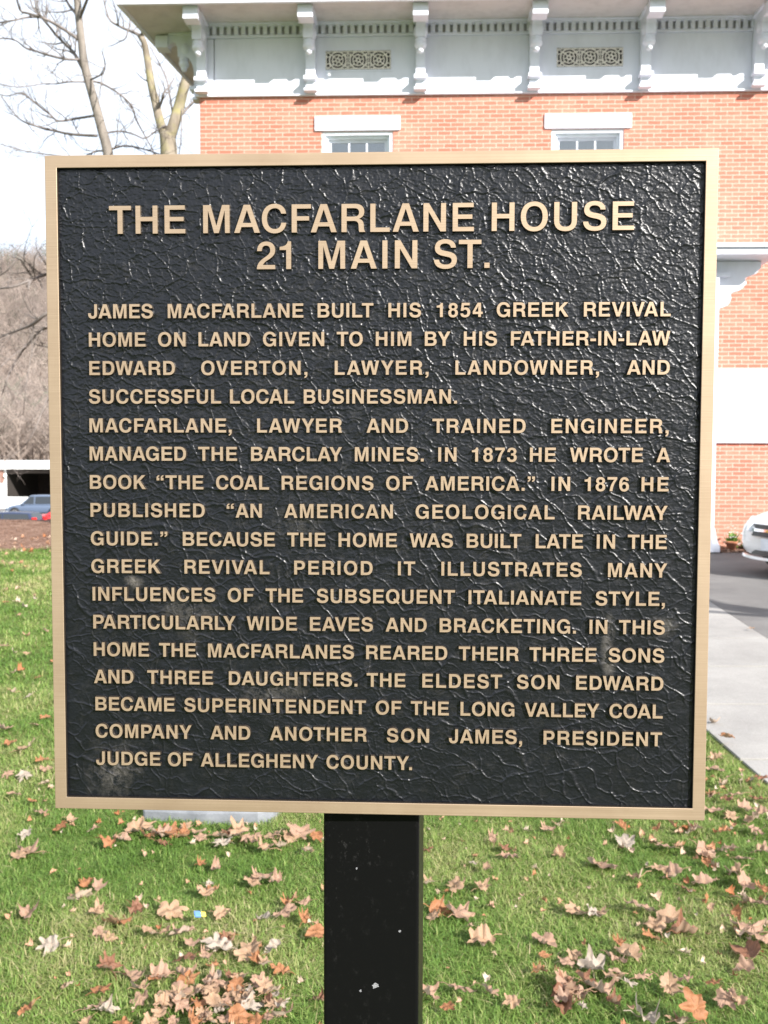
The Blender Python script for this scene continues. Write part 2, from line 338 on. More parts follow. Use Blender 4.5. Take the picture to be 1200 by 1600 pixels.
# ================================================================== THE HOUSE
HYAW = R_(-2.2)
house = empty('brick_house', (-3.05, 16.4, 0), HYAW)
tag(house, 'two storey orange brick house with wide white bracketed eaves behind the sign', 'house')
HL, HD = 12.6, 10.5                      # length along the front, depth; local x along the front, -y towards the street
ZB, ZS = 7.41, 8.53                      # top of brick, soffit at the wall
WT = .30
win_u = [2.60, 6.345, 10.09]
holes = []
for u in win_u: holes.append((u-.585, u+.585, 4.95, 6.828))       # upper windows
holes.append((2.60-.585, 2.60+.585, 1.05, 3.20))                  # lower left window
holes.append((8.40, 9.98, 1.745, 2.95))                           # wide white shuttered opening
def wall_faces(mb, L, H, holes, y0, y1):
    xs = sorted({0, L, *[h[0] for h in holes], *[h[1] for h in holes]}); zs = sorted({-.3, H, *[h[2] for h in holes], *[h[3] for h in holes]})
    def inside(x, z): return any(h[0] < x < h[1] and h[2] < z < h[3] for h in holes)
    for i in range(len(xs)-1):
        for j in range(len(zs)-1):
            a, b, c, d = xs[i], xs[i+1], zs[j], zs[j+1]
            if not inside((a+b)/2, (c+d)/2):
                mb.add([(a,y0,c),(b,y0,c),(b,y0,d),(a,y0,d)], [(0,1,2,3)])
    for (a, b, c, d) in holes:
        mb.add([(a,y0,c),(a,y1,c),(a,y1,d),(a,y0,d)], [(0,1,2,3)]); mb.add([(b,y0,c),(b,y1,c),(b,y1,d),(b,y0,d)], [(3,2,1,0)])
        mb.add([(a,y0,d),(b,y0,d),(b,y1,d),(a,y1,d)], [(3,2,1,0)]); mb.add([(a,y0,c),(b,y0,c),(b,y1,c),(a,y1,c)], [(0,1,2,3)])
SK = .112      # the left flank runs back a little out of square
def skbox(mb, x0, x1, y0, y1, z0, z1, mi=0):
    return mb.prism([(x0+SK*y0, y0), (x1+SK*y0, y0), (x1+SK*y1, y1), (x0+SK*y1, y1)], z0, z1, 'z', mi)
w = MB(); wall_faces(w, HL, ZB, holes, 0, WT)
w.add([(0,0,-.3),(SK*HD,HD,-.3),(SK*HD,HD,ZB),(0,0,ZB)], [(3,2,1,0)])
w.add([(HL,0,-.3),(HL,HD,-.3),(HL,HD,ZB),(HL,0,ZB)], [(0,1,2,3)])
w.add([(SK*HD,HD,-.3),(HL,HD,-.3),(HL,HD,ZB),(SK*HD,HD,ZB)], [(3,2,1,0)])
w.build('wall', MAT['brick'], house, recalc=False)
# white frieze boards under the eaves
fz = MB(); FP = .045
fz.box(.26, HL+FP, -FP, .25, ZB, 8.31)
skbox(fz, -FP, .25, -FP, HD-.25, ZB, 8.31); fz.box(HL-.25, HL+FP, .25, HD-.25, ZB, 8.31); fz.box(1.8, HL+FP, HD-.25, HD+FP, ZB, 8.31)
fz.build('frieze', MAT['white'], house, bevel=.006)
mo = MB()                                 # thin drip moulding along the foot of the frieze, bed mouldings above
for (z0, z1, p) in ((ZB-.022, ZB-.002, .06), (8.312, 8.35, .085), (8.475, 8.50, .13), (8.50, 8.53, .17)):
    mo.box(.105, HL+p, -p, .1, z0, z1); skbox(mo, -p, .1, -p, HD-.1, z0, z1); mo.box(HL-.1, HL+p, .1, HD-.1, z0, z1)
mo.build('moulding', MAT['trim'], house)
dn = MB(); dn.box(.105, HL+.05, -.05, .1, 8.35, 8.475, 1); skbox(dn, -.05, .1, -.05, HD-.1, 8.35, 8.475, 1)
k = 0
while k*.1185 < HL:
    u = k*.1185; dn.box(u, u+.068, -.11, -.05, 8.355, 8.474)
    if u < HD: dn.box(-.11+SK*u, -.04+SK*u, u, u+.068, 8.355, 8.474)
    k += 1
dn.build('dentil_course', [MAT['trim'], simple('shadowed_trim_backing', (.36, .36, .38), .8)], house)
# soffit, fascia, roof
EV = 1.0
so_ = MB()
zi, ze = ZS, 8.455
inn = [(0,0),(HL,0),(HL,HD),(SK*HD,HD)]; out = [(-EV,-EV),(HL+EV,-EV),(HL+EV,HD+EV),(-EV+SK*(HD+2*EV),HD+EV)]
for i in range(4):
    j = (i+1) % 4
    so_.add([(*inn[i], zi), (*inn[j], zi), (*out[j], ze), (*out[i], ze)], [(0,1,2,3)])
for i in range(4):                        # boards: thin seam battens
    pass
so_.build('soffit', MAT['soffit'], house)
fa = MB(); E2 = EV+.05
yl_ = lambda y: SK*(y+EV)
for (z0, z1, e) in ((8.425, 8.66, 0), (8.663, 8.74, .05)):
    fa.prism([(-E2-e+yl_(-E2), -E2-e), (-EV+.01+yl_(-E2), -E2-e), (-EV+.01+yl_(HD+EV), HD+EV), (-E2-e+yl_(HD+EV), HD+EV)], z0, z1, 'z')
for (a, b, c, d) in ((-EV+.012, HL+E2, -E2, -EV+.01), (.9, HL+E2, HD+EV-.01, HD+E2), (HL+EV-.01, HL+E2, -EV+.01, HD+EV-.01)):
    fa.box(a, b, c, d, 8.425, 8.66)
    fa.box(a, b+.05, c-.05 if c == -E2 else c, d+.05 if d == HD+E2 else d, 8.663, 8.74)
fa.build('fascia', MAT['white'], house, bevel=.01)
rf = MB(); ins = 4.4
rr = [(-E2-.05,-E2-.05,8.745),(HL+E2+.05,-E2-.05,8.745),(HL+E2+.05,HD+E2+.05,8.745),(-E2-.05+SK*(HD+2),HD+E2+.05,8.745),(ins,ins,9.9),(HL-ins,ins,9.9),(HL-ins,HD-ins,9.9),(ins,HD-ins,9.9)]
rf.add(rr, [(0,1,5,4),(1,2,6,5),(2,3,7,6),(3,0,4,7),(4,5,6,7),(3,2,1,0)])
roof = rf.build('roof', MAT['roofing'], house)
ch = MB(); ch.box(ins-.45, ins+.35, HD/2-.5, HD/2+.5, 9.4, 11.2); ch.box(ins-.52, ins+.42, HD/2-.57, HD/2+.57, 11.2, 11.35)
ch.build('chimney', MAT['brick'], roof, bevel=.01)
# eave brackets
def bracket_mesh():
    mb = MB(); hw = .076
    prof = [(0,7.413),(.13,7.413),(.13,7.56),(.20,7.575),(.20,7.632),(.135,7.655),(.13,7.80),(.15,7.95),(.20,8.06),(.27,8.115),(.45,8.125),(.455,8.27),
            (.49,8.345),(.545,8.36),(.60,8.33),(.64,8.275),(.84,8.275),(.84,8.462),(.03,8.518)]
    mb.prism([(-p, z) for p, z in prof], -hw, hw, 'x')
    mb.box(-.118, .118, -.87, -.63, 8.262, 8.452)                     # nose block
    mb.box(-.105, .105, -.215, -.045, 7.575, 7.634)                   # foot cap
    mb.box(-.105, .105, -.165, -.04, 7.414, 7.455)
    mb.box(-.12, .12, -.62, -.10, 8.462, 8.505)                       # fillet against the soffit
    for s in (-1, 1):                                                 # scroll boss on each cheek
        mb.lathe([(.085, 0), (.085, .014), (.05, .024), (.05, .03), (.018, .036)], (s*hw, -.30, 8.25), 14, 0, 'x') if s > 0 else \
        mb.lathe([(.085, 0), (.085, -.014), (.05, -.024), (.05, -.03), (.018, -.036)], (s*hw, -.30, 8.25), 14, 0, 'x')
    return mb
def pendant_mesh():
    mb = MB(); mb.lathe([(.03,.0),(.085,-.004),(.09,-.03),(.075,-.045),(.092,-.07),(.097,-.10),(.085,-.135),(.055,-.155),(.05,-.165),(.056,-.185),(.04,-.21),(.012,-.228)], (0,-.345,8.125), 16); return mb
br0 = bracket_mesh().build('eave_bracket', MAT['trim'], house, bevel=.006)
pd0 = pendant_mesh().build('pendant', MAT['trim'], br0)
br0.location = (.068, -FP, 0)
def copy_bracket(loc, rz=0, reach=1.0):
    b = br0.copy(); col.objects.link(b); b.parent = house; b.location = loc; b.rotation_euler = (0, 0, rz); b.scale = (1, reach, 1)
    p = pd0.copy(); col.objects.link(p); p.parent = b
for u in (1.848, 3.628, 5.455, 7.224, 9.01, 10.79, 12.53): copy_bracket((u, -FP, 0))
for y in (.25, 5.41, 8.98): copy_bracket((-FP+SK*y, y, 0), -math.pi/2, .86)
# frieze vents with cast iron grilles
def vent(uc):
    fr = MB(); a, z0, z1 = .56, 7.758, 8.118; y = -FP
    fr.box(uc-a, uc+a, y-.016, y-.001, z0, z0+.028); fr.box(uc-a, uc+a, y-.012, y-.001, z1-.028, z1)
    fr.box(uc-a, uc-a+.028, y-.012, y-.001, z0+.028, z1-.028); fr.box(uc+a-.028, uc+a, y-.012, y-.001, z0+.028, z1-.028)
    root = fr.build('vent', MAT['trim'], house)
    bk = MB(); bk.box(uc-a+.028, uc+a-.028, y-.004, y-.0015, z0+.028, z1-.028); bk.build('backing', MAT['dark'], root)
    g = MB(); yg = y-.012; zc = (z0+z1)/2
    def ring(cx, cz, r, t): g.tube([(cx+r*math.cos(i*math.pi/10), yg, cz+r*math.sin(i*math.pi/10)) for i in range(21)], t, 5, 0, False)
    def bar(x0, zz0, x1, zz1, t): g.tube([(x0, yg, zz0), (x1, yg, zz1)], t, 5)
    for i in (-1, 0, 1):
        cx = uc+i*.335
        ring(cx, zc, .135, .0125); ring(cx, zc, .088, .011); ring(cx, zc, .03, .014)
        for q in range(6):
            an = q*math.pi/3+.26; bar(cx+.03*math.cos(an), zc+.03*math.sin(an), cx+.088*math.cos(an), zc+.088*math.sin(an), .010)
        for q in range(4):
            an = math.pi/4+q*math.pi/2
            bar(cx+.088*math.cos(an), zc+.088*math.sin(an), cx+.19*math.cos(an), zc+.135*math.sin(an)*1.06, .011)
    for i in (-.5, .5):
        cx = uc+i*.335
        ring(cx, zc+.075, .035, .009); ring(cx, zc-.075, .035, .009); bar(cx, zc-.14, cx, zc+.14, .009)
    for s in (-1, 1):
        for q in (-1, 1): ring(uc+s*.49, zc+q*.085, .033, .009)
        bar(uc-a+.03, zc+s*.135, uc+a-.03, zc+s*.135, .010)
    bar(uc-a+.04, zc-.13, uc-a+.04, zc+.13, .009); bar(uc+a-.04, zc-.13, uc+a-.04, zc+.13, .009)
    g.build('grille', MAT['iron'], root)
for u in win_u: vent(u + (.015 if u < 3 else .008))
knob = MB(); knob.lathe([(.01,-.05),(.028,-.035),(.035,0),(.03,.03),(.012,.05)], (2.14, -.09, 7.72), 10); knob.box(2.10, 2.18, -.08, -FP, 7.705, 7.735)
knob.build('eave_knob', MAT['casing'], house)  # small pale rounded piece under the left vent, of unknown kind
# windows
def window(uc, z0, z1, lintel=True, muntins=2):
    a = .585
    cs = MB(); yo, yi = .02, .13
    cs.box(uc-a, uc-a+.06, yo, .24, z0, z1); cs.box(uc+a-.06, uc+a, yo, .24, z0, z1); cs.box(uc-a+.06, uc+a-.06, yo, .24, z1-.06, z1)
    cs.box(uc-a+.06, uc-a+.10, .075, .24, z0, z1-.06); cs.box(uc+a-.10, uc+a-.06, .075, .24, z0, z1-.06); cs.box(uc-a+.10, uc+a-.10, .075, .24, z1-.10, z1-.06)
    root = cs.build('window', MAT['casing'], house, bevel=.004)
    sh = MB(); i = a-.10; zm = (z0+z1)/2
    for (p, q, yy) in ((zm-.02, z1-.10, .14), (z0, zm+.02, .17)):
        sh.box(uc-i, uc-i+.045, yy, yy+.035, p, q); sh.box(uc+i-.045, uc+i, yy, yy+.035, p, q)
        sh.box(uc-i+.045, uc+i-.045, yy, yy+.035, q-.05, q); sh.box(uc-i+.045, uc+i-.045, yy, yy+.035, p, p+.05)
        for m in range(muntins):
            xx = uc-i+.045+(2*i-.09)*(m+1)/(muntins+1); sh.box(xx-.012, xx+.012, yy+.004, yy+.031, p+.05, q-.05)
        zz = (p+q)/2; sh.box(uc-i+.045, uc+i-.045, yy+.006, yy+.029, zz-.011, zz+.011)
    sh.build('sash', MAT['white'], root)
    pn = MB(); pn.box(uc-i+.02, uc+i-.02, .155, .159, zm, z1-.11); pn.box(uc-i+.02, uc+i-.02, .185, .189, z0+.02, zm); pn.build('pane', MAT['pane'], root)
    bl = MB(); n_ = 26
    for q in range(n_):
        zz = z0+.03+(z1-z0-.15)*q/n_; bl.box(uc-i+.03, uc+i-.03, (.163 if zz > (z0+z1)/2 else .193)+.001*(q%2), (.167 if zz > (z0+z1)/2 else .197), zz, zz+(z1-z0-.15)/n_-.001)
    bl.build('blind', MAT['blind'], root, recalc=False)
    if lintel:
        ln = MB(); ln.box(uc-.70, uc+.70, -.035, .02, z1+.001, z1+.232); ln.build('lintel', MAT['white'], root, bevel=.006)
    sl_ = MB(); sl_.box(uc-.66, uc+.66, -.09, .02, z0-.12, z0-.001); sl_.build('sill', MAT['white'], root, bevel=.006)
for u in win_u: window(u, 4.95, 6.828)
window(2.60, 1.05, 3.20)
bd = MB(); bd.box(8.395, 9.985, -.05, .1, 1.742, 2.953)
sh_ = bd.build('window_shutter', MAT['white'], house, bevel=.008)
sb = MB()
for zz in (1.80, 2.31): sb.box(8.48, 9.15, -.062, -.0505, zz, zz+.48); sb.box(9.23, 9.90, -.062, -.0505, zz, zz+.48)
sb.build('raised_panel', MAT['white'], sh_, bevel=.006)
# white entrance porch (mostly behind the sign)
pb = MB(); pb.box(4.35, 8.20, -.75, -.003, .02, 4.56)
porch = pb.build('porch', MAT['white'], house, bevel=.01)
ps = MB(); ps.box(3.65, 9.085, -1.2, -.004, 4.563, 4.66); ps.box(3.60, 9.135, -1.25, -.004, 4.663, 4.72); ps.box(4.3, 8.435, -.8, -.005, 4.30, 4.36)
ps.build('porch_roof', MAT['white'], porch, bevel=.006)
for u0 in (4.28, 8.105):
    pp = MB(); pp.box(u0, u0+.16, -.83, -.752, .401, 4.30)
    pp.prism([(u0-.06,.021),(u0+.25,.021),(u0+.25,.10),(u0+.20,.22),(u0+.165,.40),(u0-.005,.40),(u0-.04,.22),(u0-.06,.10)], -.86, -.70, 'y')
    pp.build('corner_post', MAT['white'], porch, bevel=.006)
for s, u0 in ((1, 8.20), (-1, 4.35)):
    poly = [(0,3.70),(.07,3.72),(.11,3.83),(.24,3.88),(.29,3.98),(.27,4.07),(.42,4.11),(.52,4.21),(.50,4.30),(.66,4.36),(.74,4.45),(.74,4.555),(0,4.555)]
    for ya in (-.70, -.18):
        pk = MB(); pk.prism([(u0+s*p, z) for p, z in poly], ya, ya+.12, 'y'); pk.build('porch_bracket', MAT['white'], porch, bevel=.008)
pd = MB(); pd.box(5.80, 6.90, -.79, -.752, .22, 2.45); pd.box(5.72, 5.80, -.80, -.752, .22, 2.53); pd.box(6.90, 6.98, -.80, -.752, .22, 2.53); pd.box(5.80, 6.90, -.80, -.752, 2.45, 2.53)
dr = pd.build('door', simple('dark_green_door', (.03, .07, .05), .35), porch, bevel=.006)
dk = MB(); dk.lathe([(.012,0),(.012,-.03),(.03,-.045),(.03,-.07),(.01,-.08)], (6.80, -.79, 1.2), 12, 0, 'y'); dk.build('handle', simple('brass_knob', (.6,.42,.18), .3, 1), dr)
st = MB(); st.box(5.5, 7.2, -1.55, -.87, -.05, .20); st.box(5.5, 7.2, -1.9, -1.553, -.05, .10); st.build('step', simple('step_stone', (.42,.41,.39), .85), porch, bevel=.01)
# ================================================================== THE SIGN
sign = empty('historical_marker', (-.00765, .8981, 0), R_(-2.5737))
tag(sign, 'square black plaque with bronze border and raised bronze lettering on a black post', 'sign')
SZ = 1.47002; HB = .3052; HI = .2938        # plaque centre height, outer and inner half size
def bronze(name, k=1.0):
    g = NT(name); g.set(Metallic=.55, Roughness=.48, Specular_IOR_Level=.5, Anisotropic=.0)
    co = coords(g, (3, 3, 900)); n1 = noise(g, 1.0, 3, .6, co)
    n2 = noise(g, 14, 5, .6, coords(g))
    r = ramp(g, n1.outputs['Fac'], [(.25, (.325*k, .240*k, .162*k)), (.75, (.392*k, .296*k, .205*k))])
    m = g.n('ShaderNodeMixRGB', blend_type='MULTIPLY'); m.inputs[0].default_value = 1
    r2 = ramp(g, n2.outputs['Fac'], [(.25, (.86, .84, .82)), (.6, (1, 1, 1))])
    g.l(r.outputs[0], m.inputs[1]); g.l(r2.outputs[0], m.inputs[2]); g.l(m.outputs[0], g.b.inputs['Base Color'])
    bump(g, n1.outputs['Fac'], .10, .001)
    rr = g.n('ShaderNodeMapRange'); g.l(n1.outputs['Fac'], rr.inputs[0]); rr.inputs[3].default_value = .42; rr.inputs[4].default_value = .55; g.l(rr.outputs[0], g.b.inputs['Roughness'])
    return g.mat
MAT['bronze'] = bronze('brushed_bronze')
def black_paint():
    g = NT('black_leather_paint'); g.set(Roughness=.34, Specular_IOR_Level=.40)
    t = g.n('ShaderNodeTexCoord'); co = t.outputs['Object']
    n1 = noise(g, 60, 6, .7, co)
    # dusty weathering stains of their own shape
    def stain(cx, cz, rx, rz, strength, thr):
        mpn = g.n('ShaderNodeMapping'); mpn.inputs['Location'].default_value = (-cx/rx, 0, -cz/rz); mpn.inputs['Scale'].default_value = (1/rx, 0, 1/rz); g.l(co, mpn.inputs['Vector'])
        ln = g.n('ShaderNodeVectorMath', operation='LENGTH'); g.l(mpn.outputs[0], ln.inputs[0])
        nz = noise(g, 130, 6, .75, co); nb = noise(g, 42, 4, .6, co)
        a = g.n('ShaderNodeMath', operation='MULTIPLY_ADD'); g.l(nb.outputs['Fac'], a.inputs[0]); a.inputs[1].default_value = 1.5; g.l(ln.outputs['Value'], a.inputs[2])
        mr = g.n('ShaderNodeMapRange'); g.l(a.outputs[0], mr.inputs[0]); mr.inputs[1].default_value = .85; mr.inputs[2].default_value = 1.7; mr.inputs[3].default_value = 1; mr.inputs[4].default_value = 0
        b = g.n('ShaderNodeMapRange'); g.l(nz.outputs['Fac'], b.inputs[0]); b.inputs[1].default_value = thr; b.inputs[2].default_value = thr+.25; b.inputs[3].default_value = 0; b.inputs[4].default_value = strength
        c = g.n('ShaderNodeMath', operation='MULTIPLY'); g.l(mr.outputs[0], c.inputs[0]); g.l(b.outputs[0], c.inputs[1]); return c.outputs[0]
    acc = None
    for s in ((-.178,-.118,.04,.032,.22,.40), (-.228,-.088,.012,.009,.5,.34), (.215,-.146,.008,.04,.40,.36), (.262,-.126,.018,.012,.4,.38), (-.25,-.268,.03,.035,.34,.42), (-.10,-.19,.04,.03,.28,.42), (-.07,-.03,.03,.03,.22,.42), (.0,.0,.6,.6,.10,.52)):
        o = stain(*s)
        if acc is None: acc = o
        else:
            mxm = g.n('ShaderNodeMath', operation='MAXIMUM'); g.l(acc, mxm.inputs[0]); g.l(o, mxm.inputs[1]); acc = mxm.outputs[0]
    base = ramp(g, n1.outputs['Fac'], [(.3, (.0025,.003,.0045)), (.7, (.005,.006,.009))])
    mx = g.n('ShaderNodeMixRGB'); g.l(acc, mx.inputs[0]); g.l(base.outputs[0], mx.inputs[1]); mx.inputs[2].default_value = (.21,.19,.165,1)
    g.l(mx.outputs[0], g.b.inputs['Base Color'])
    rr = g.n('ShaderNodeMapRange'); g.l(acc, rr.inputs[0]); rr.inputs[3].default_value = .34; rr.inputs[4].default_value = .75; g.l(rr.outputs[0], g.b.inputs['Roughness'])
    n2 = noise(g, 900, 3, .6, co); bump(g, n2.outputs['Fac'], .22, .0006)
    return g.mat
MAT['black'] = black_paint()
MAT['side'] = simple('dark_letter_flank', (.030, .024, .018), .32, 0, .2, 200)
BF = 0.0       # border face plane (local y)
PZ = .0042     # field lies this deep behind the border face
# back slab + rim = plaque body
bb = MB(); bb.box(-HB+.0012, HB-.0012, .0062, .016, SZ-HB+.0012, SZ+HB-.0012)
plaque = bb.build('plaque', MAT['side'], sign)
fr = MB()
o_, i_ = HB, HI
oc = [(-o_,-o_),(o_,-o_),(o_,o_),(-o_,o_)]; ic = [(-i_,-i_),(i_,-i_),(i_,i_),(-i_,i_)]
v = [(x, BF, SZ+z) for x, z in oc] + [(x, BF, SZ+z) for x, z in ic] + [(x, .013, SZ+z) for x, z in oc] + [(x*1.0012, .006, SZ+z*1.0012) for x, z in ic]
f = []; 
for i in range(4):
    j = (i+1) % 4
    f += [(i, j, 4+j, 4+i), (8+i, 8+j, j, i), (4+i, 4+j, 12+j, 12+i)]
fr.add(v, f); 
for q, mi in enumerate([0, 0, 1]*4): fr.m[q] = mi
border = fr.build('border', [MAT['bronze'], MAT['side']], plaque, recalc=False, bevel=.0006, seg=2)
# --- wrinkled leather field: real relief
def hash2(ix, iy, s):
    h = (ix*374761393 + iy*668265263 + s*974634777) & 0xffffffff
    h = ((h ^ (h >> 13))*1274126177) & 0xffffffff
    return ((h ^ (h >> 16)) & 0xffff)/65535.0
def vnoise(x, y, s):
    ix = np.floor(x).astype(np.int64); iy = np.floor(y).astype(np.int64); fx = x-ix; fy = y-iy
    fx = fx*fx*fx*(fx*(fx*6-15)+10); fy = fy*fy*fy*(fy*(fy*6-15)+10)
    a = hash2(ix, iy, s); b = hash2(ix+1, iy, s); c = hash2(ix, iy+1, s); d = hash2(ix+1, iy+1, s)
    return (a*(1-fx)+b*fx)*(1-fy)+(c*(1-fx)+d*fx)*fy
def fbm(x, y, s, o=4, g=.5):
    t = 0; a = 1; n = 0
    for k in range(o): t = t+a*vnoise(x*2**k+17.3*k, y*2**k+9.1*k, s+k); n += a; a *= g
    return t/n
def worley(x, y, s):
    ix = np.floor(x).astype(np.int64); iy = np.floor(y).astype(np.int64)
    d1 = np.full(x.shape, 9.); d2 = np.full(x.shape, 9.); idc = np.zeros(x.shape)
    for dx in (-1, 0, 1):
        for dy in (-1, 0, 1):
            cx = ix+dx; cy = iy+dy
            px = cx+hash2(cx, cy, s); py = cy+hash2(cx, cy, s+7)
            d = np.hypot(x-px, y-py); m = d < d1
            d2 = np.where(m, d1, np.minimum(d2, d)); d1 = np.where(m, d, d1); idc = np.where(m, hash2(cx, cy, s+3), idc)
    return d1, d2, idc
NG = 960
gx = np.linspace(-HI, HI, NG); X, Z = np.meshgrid(gx, gx)
U, V = X*1000, Z*1000                                       # millimetres
def fold(U, V, cell, warp, s, width, ang, stretch):
    wx = U+warp*(fbm(U/cell*.9, V/cell*.9, s+20, 3)-.5)*2; wy = V+warp*(fbm(U/cell*.9+40, V/cell*.9+11, s+30, 3)-.5)*2
    ca, sa = math.cos(ang), math.sin(ang)
    a = (wx*ca+wy*sa)/(cell*stretch); b = (-wx*sa+wy*ca)/cell
    d1, d2, _ = worley(a, b, s)
    e = (d2-d1)*cell
    return np.exp(-(e/width)**2), e
m1 = np.clip((fbm(U/26, V/26, 101, 3)-.24)*5, 0, 1)
m2 = np.clip((fbm(U/17, V/17, 131, 3)-.27)*5, 0, 1)
m3 = np.clip((fbm(U/40+9, V/40, 171, 3)-.26)*4, 0, 1)
r1, e1 = fold(U, V, 26, 12, 1, 1.15, R_(-30), 1.5)
r2, e2 = fold(U, V, 15, 8, 5, .95, R_(-40), 1.6)
r3, e3 = fold(U, V, 8.5, 5, 9, .8, R_(-15), 1.7)
upper = np.clip((Z+.10)/.26, 0, 1)                        # the sheet was more crinkled towards the top
pl = 1-np.abs(2*fbm(U/4.3, V/2.7, 61, 3)-1)
peb = fbm(U/3.3, V/2.1, 77, 2)
roll = fbm(U/14+5, V/9, 88, 3)
fine = fbm(U/1.7, V/1.3, 91, 2)
hgt = .66*r1*m1 + .56*r2*m2*(.85+.15*upper) + .40*r3*m3*(.55+.45*upper) + (pl-.5)*(.12+.34*upper) + (peb-.5)*(.22+.30*upper) + (fine-.5)*(.13+.14*upper) + (roll-.5)*.6
edge = np.clip((HI*1000-np.maximum(np.abs(U), np.abs(V)))/3.0, 0, 1)
hgt = hgt*(.25+.75*edge)
Y = PZ - hgt*.001*.9
verts = np.stack([X, Y, Z+SZ], -1).reshape(-1, 3)
ii = np.arange(NG*NG).reshape(NG, NG)
faces = np.stack([ii[:-1,:-1], ii[:-1,1:], ii[1:,1:], ii[1:,:-1]], -1).reshape(-1, 4)
field = np_mesh('leather_field', verts, faces, MAT['black'], plaque, True)
# object coordinates of the field are plaque-local: shift so that z is measured from its centre
field.data.transform(Matrix.Translation((0, 0, -SZ))); field.location = (0, 0, SZ)
# --- lettering
def flat(path, res=7):
    pts = []; tk = path.replace('M', ' M ').replace('L', ' L ').replace('C', ' C ').split(); i = 0
    while i < len(tk):
        c = tk[i]
        if c in 'ML': pts.append((float(tk[i+1]), float(tk[i+2]))); i += 3
        else:
            p0 = pts[-1]; q = [float(z) for z in tk[i+1:i+7]]; i += 7
            for k in range(1, res+1):
                t = k/res; s = 1-t
                pts.append((s**3*p0[0]+3*s*s*t*q[0]+3*s*t*t*q[2]+t**3*q[4], s**3*p0[1]+3*s*s*t*q[1]+3*s*t*t*q[3]+t**3*q[5]))
    out = [pts[0]]
    for p in pts[1:]:
        if math.hypot(p[0]-out[-1][0], p[1]-out[-1][1]) > .5: out.append(p)
    if math.hypot(out[0][0]-out[-1][0], out[0][1]-out[-1][1]) < .5: out.pop()
    return out
def area(p): return .5*sum(p[i][0]*p[(i+1)%len(p)][1]-p[(i+1)%len(p)][0]*p[i][1] for i in range(len(p)))
def offset(p, d):
    """d>0 grows the ink; outer contours counter-clockwise, holes clockwise"""
    n = len(p); o = []
    for i in range(n):
        a, b, c = p[i-1], p[i], p[(i+1)%n]
        t1 = Vector((b[0]-a[0], b[1]-a[1])).normalized(); t2 = Vector((c[0]-b[0], c[1]-b[1])).normalized()
        n1 = Vector((t1.y, -t1.x)); n2 = Vector((t2.y, -t2.x)); m = (n1+n2)
        if m.length < 1e-3: m = n1
        m = m.normalized(); k = min(d/max(m.dot(n1), .35), abs(d)*2.2) if d > 0 else max(d/max(m.dot(n1), .35), -abs(d)*2.2)
        o.append((b[0]+m.x*k, b[1]+m.y*k))
    return o
_gc = {}
def glyph(ch, thin):
    key = (ch, thin)
    if key in _gc: return _gc[key]
    adv, path = GLYPHS[ch]; groups = []
    for grp in path.split('|'):
        cs = []
        for k, c in enumerate(grp.split(';')):
            p = flat(c.strip())
            if (area(p) > 0) != (k == 0): p.reverse()
            if thin: p = offset(p, -thin)
            cs.append(p)
        groups.append(cs)
    _gc[key] = (adv, groups); return _gc[key]
KERN = {'AC':-40,'AG':-40,'AO':-40,'AT':-80,'AU':-40,'AV':-80,'AW':-60,'AY':-100,'FA':-80,'LT':-80,'LV':-100,'LW':-70,'LY':-110,'PA':-90,'RT':-20,'RU':-15,'RV':-40,'RW':-35,'RY':-45,'TA':-80,'VA':-80,'WA':-60,'YA':-100,'YO':-70,'TO':-30,'OA':-35,'OV':-40,'OW':-40,'OY':-60,'DA':-30,'DV':-35,'DW':-30,'DY':-70,'JA':-15,'KO':-30,'UA':-35,'OT':-30,'Y.':-90,'VE':-20,'YE':-40,'WR':-10,'CA':-15}
def word_w(w, sp):
    x = 0
    for i, c in enumerate(w):
        x += GLYPHS[c][0] + (sp if i < len(w)-1 else 0) + (KERN.get(w[i:i+2], 0) if i < len(w)-1 else 0)
    return x
DEPTH = .0036
def letter_line(name, text, words, base, s, sp, thin, label=None):
    """words: list of (word, x start in metres, scale s, tracking)"""
    mb = MB(); y0 = PZ-.0001 - DEPTH; y1 = PZ+.0012; g0 = 20*.0129/.0129
    for (wd, x, tr) in words:
        for i, c in enumerate(wd):
            adv, groups = glyph(c, thin)
            cy = 359 if thin else 0
            for cs in groups:
                st0 = [[(x+px*s, base+py*s) for px, py in p] for p in cs]
                dr = .00055/s
                st1 = [[(x+px*s, base+py*s) for px, py in offset(p, dr)] for p in cs]
                b0 = [[Vector((q[0], q[1], 0)) for q in p] for p in st0]
                tris = tessellate_polygon(b0); fl = [q for p in st0 for q in p]
                vv = [(q[0], y0, SZ+q[1]) for q in fl]; ff = []
                for t in tris:
                    a, b, c_ = fl[t[0]], fl[t[1]], fl[t[2]]
                    cr_ = (b[0]-a[0])*(c_[1]-a[1])-(b[1]-a[1])*(c_[0]-a[0])
                    ff.append(tuple(t) if cr_ > 0 else tuple(reversed(t)))
                mb.add(vv, ff, 0)
                for p, q in zip(st0, st1):
                    n = len(p); vv = [(a[0], y0, SZ+a[1]) for a in p]+[(a[0], y1, SZ+a[1]) for a in q]
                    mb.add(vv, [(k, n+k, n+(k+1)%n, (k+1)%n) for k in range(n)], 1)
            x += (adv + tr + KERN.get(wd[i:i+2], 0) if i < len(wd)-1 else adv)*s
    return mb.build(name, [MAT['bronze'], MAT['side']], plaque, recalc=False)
SB = .0129/718
XL, XR = -.2667, .2664
def lsb(c): return {'A':20,'J':23,'S':42,'G':44,'C':44,'W':18,'T':14,'O':44,'V':17,'Y':13,'1':69,'\u201c':61}.get(c, 72)
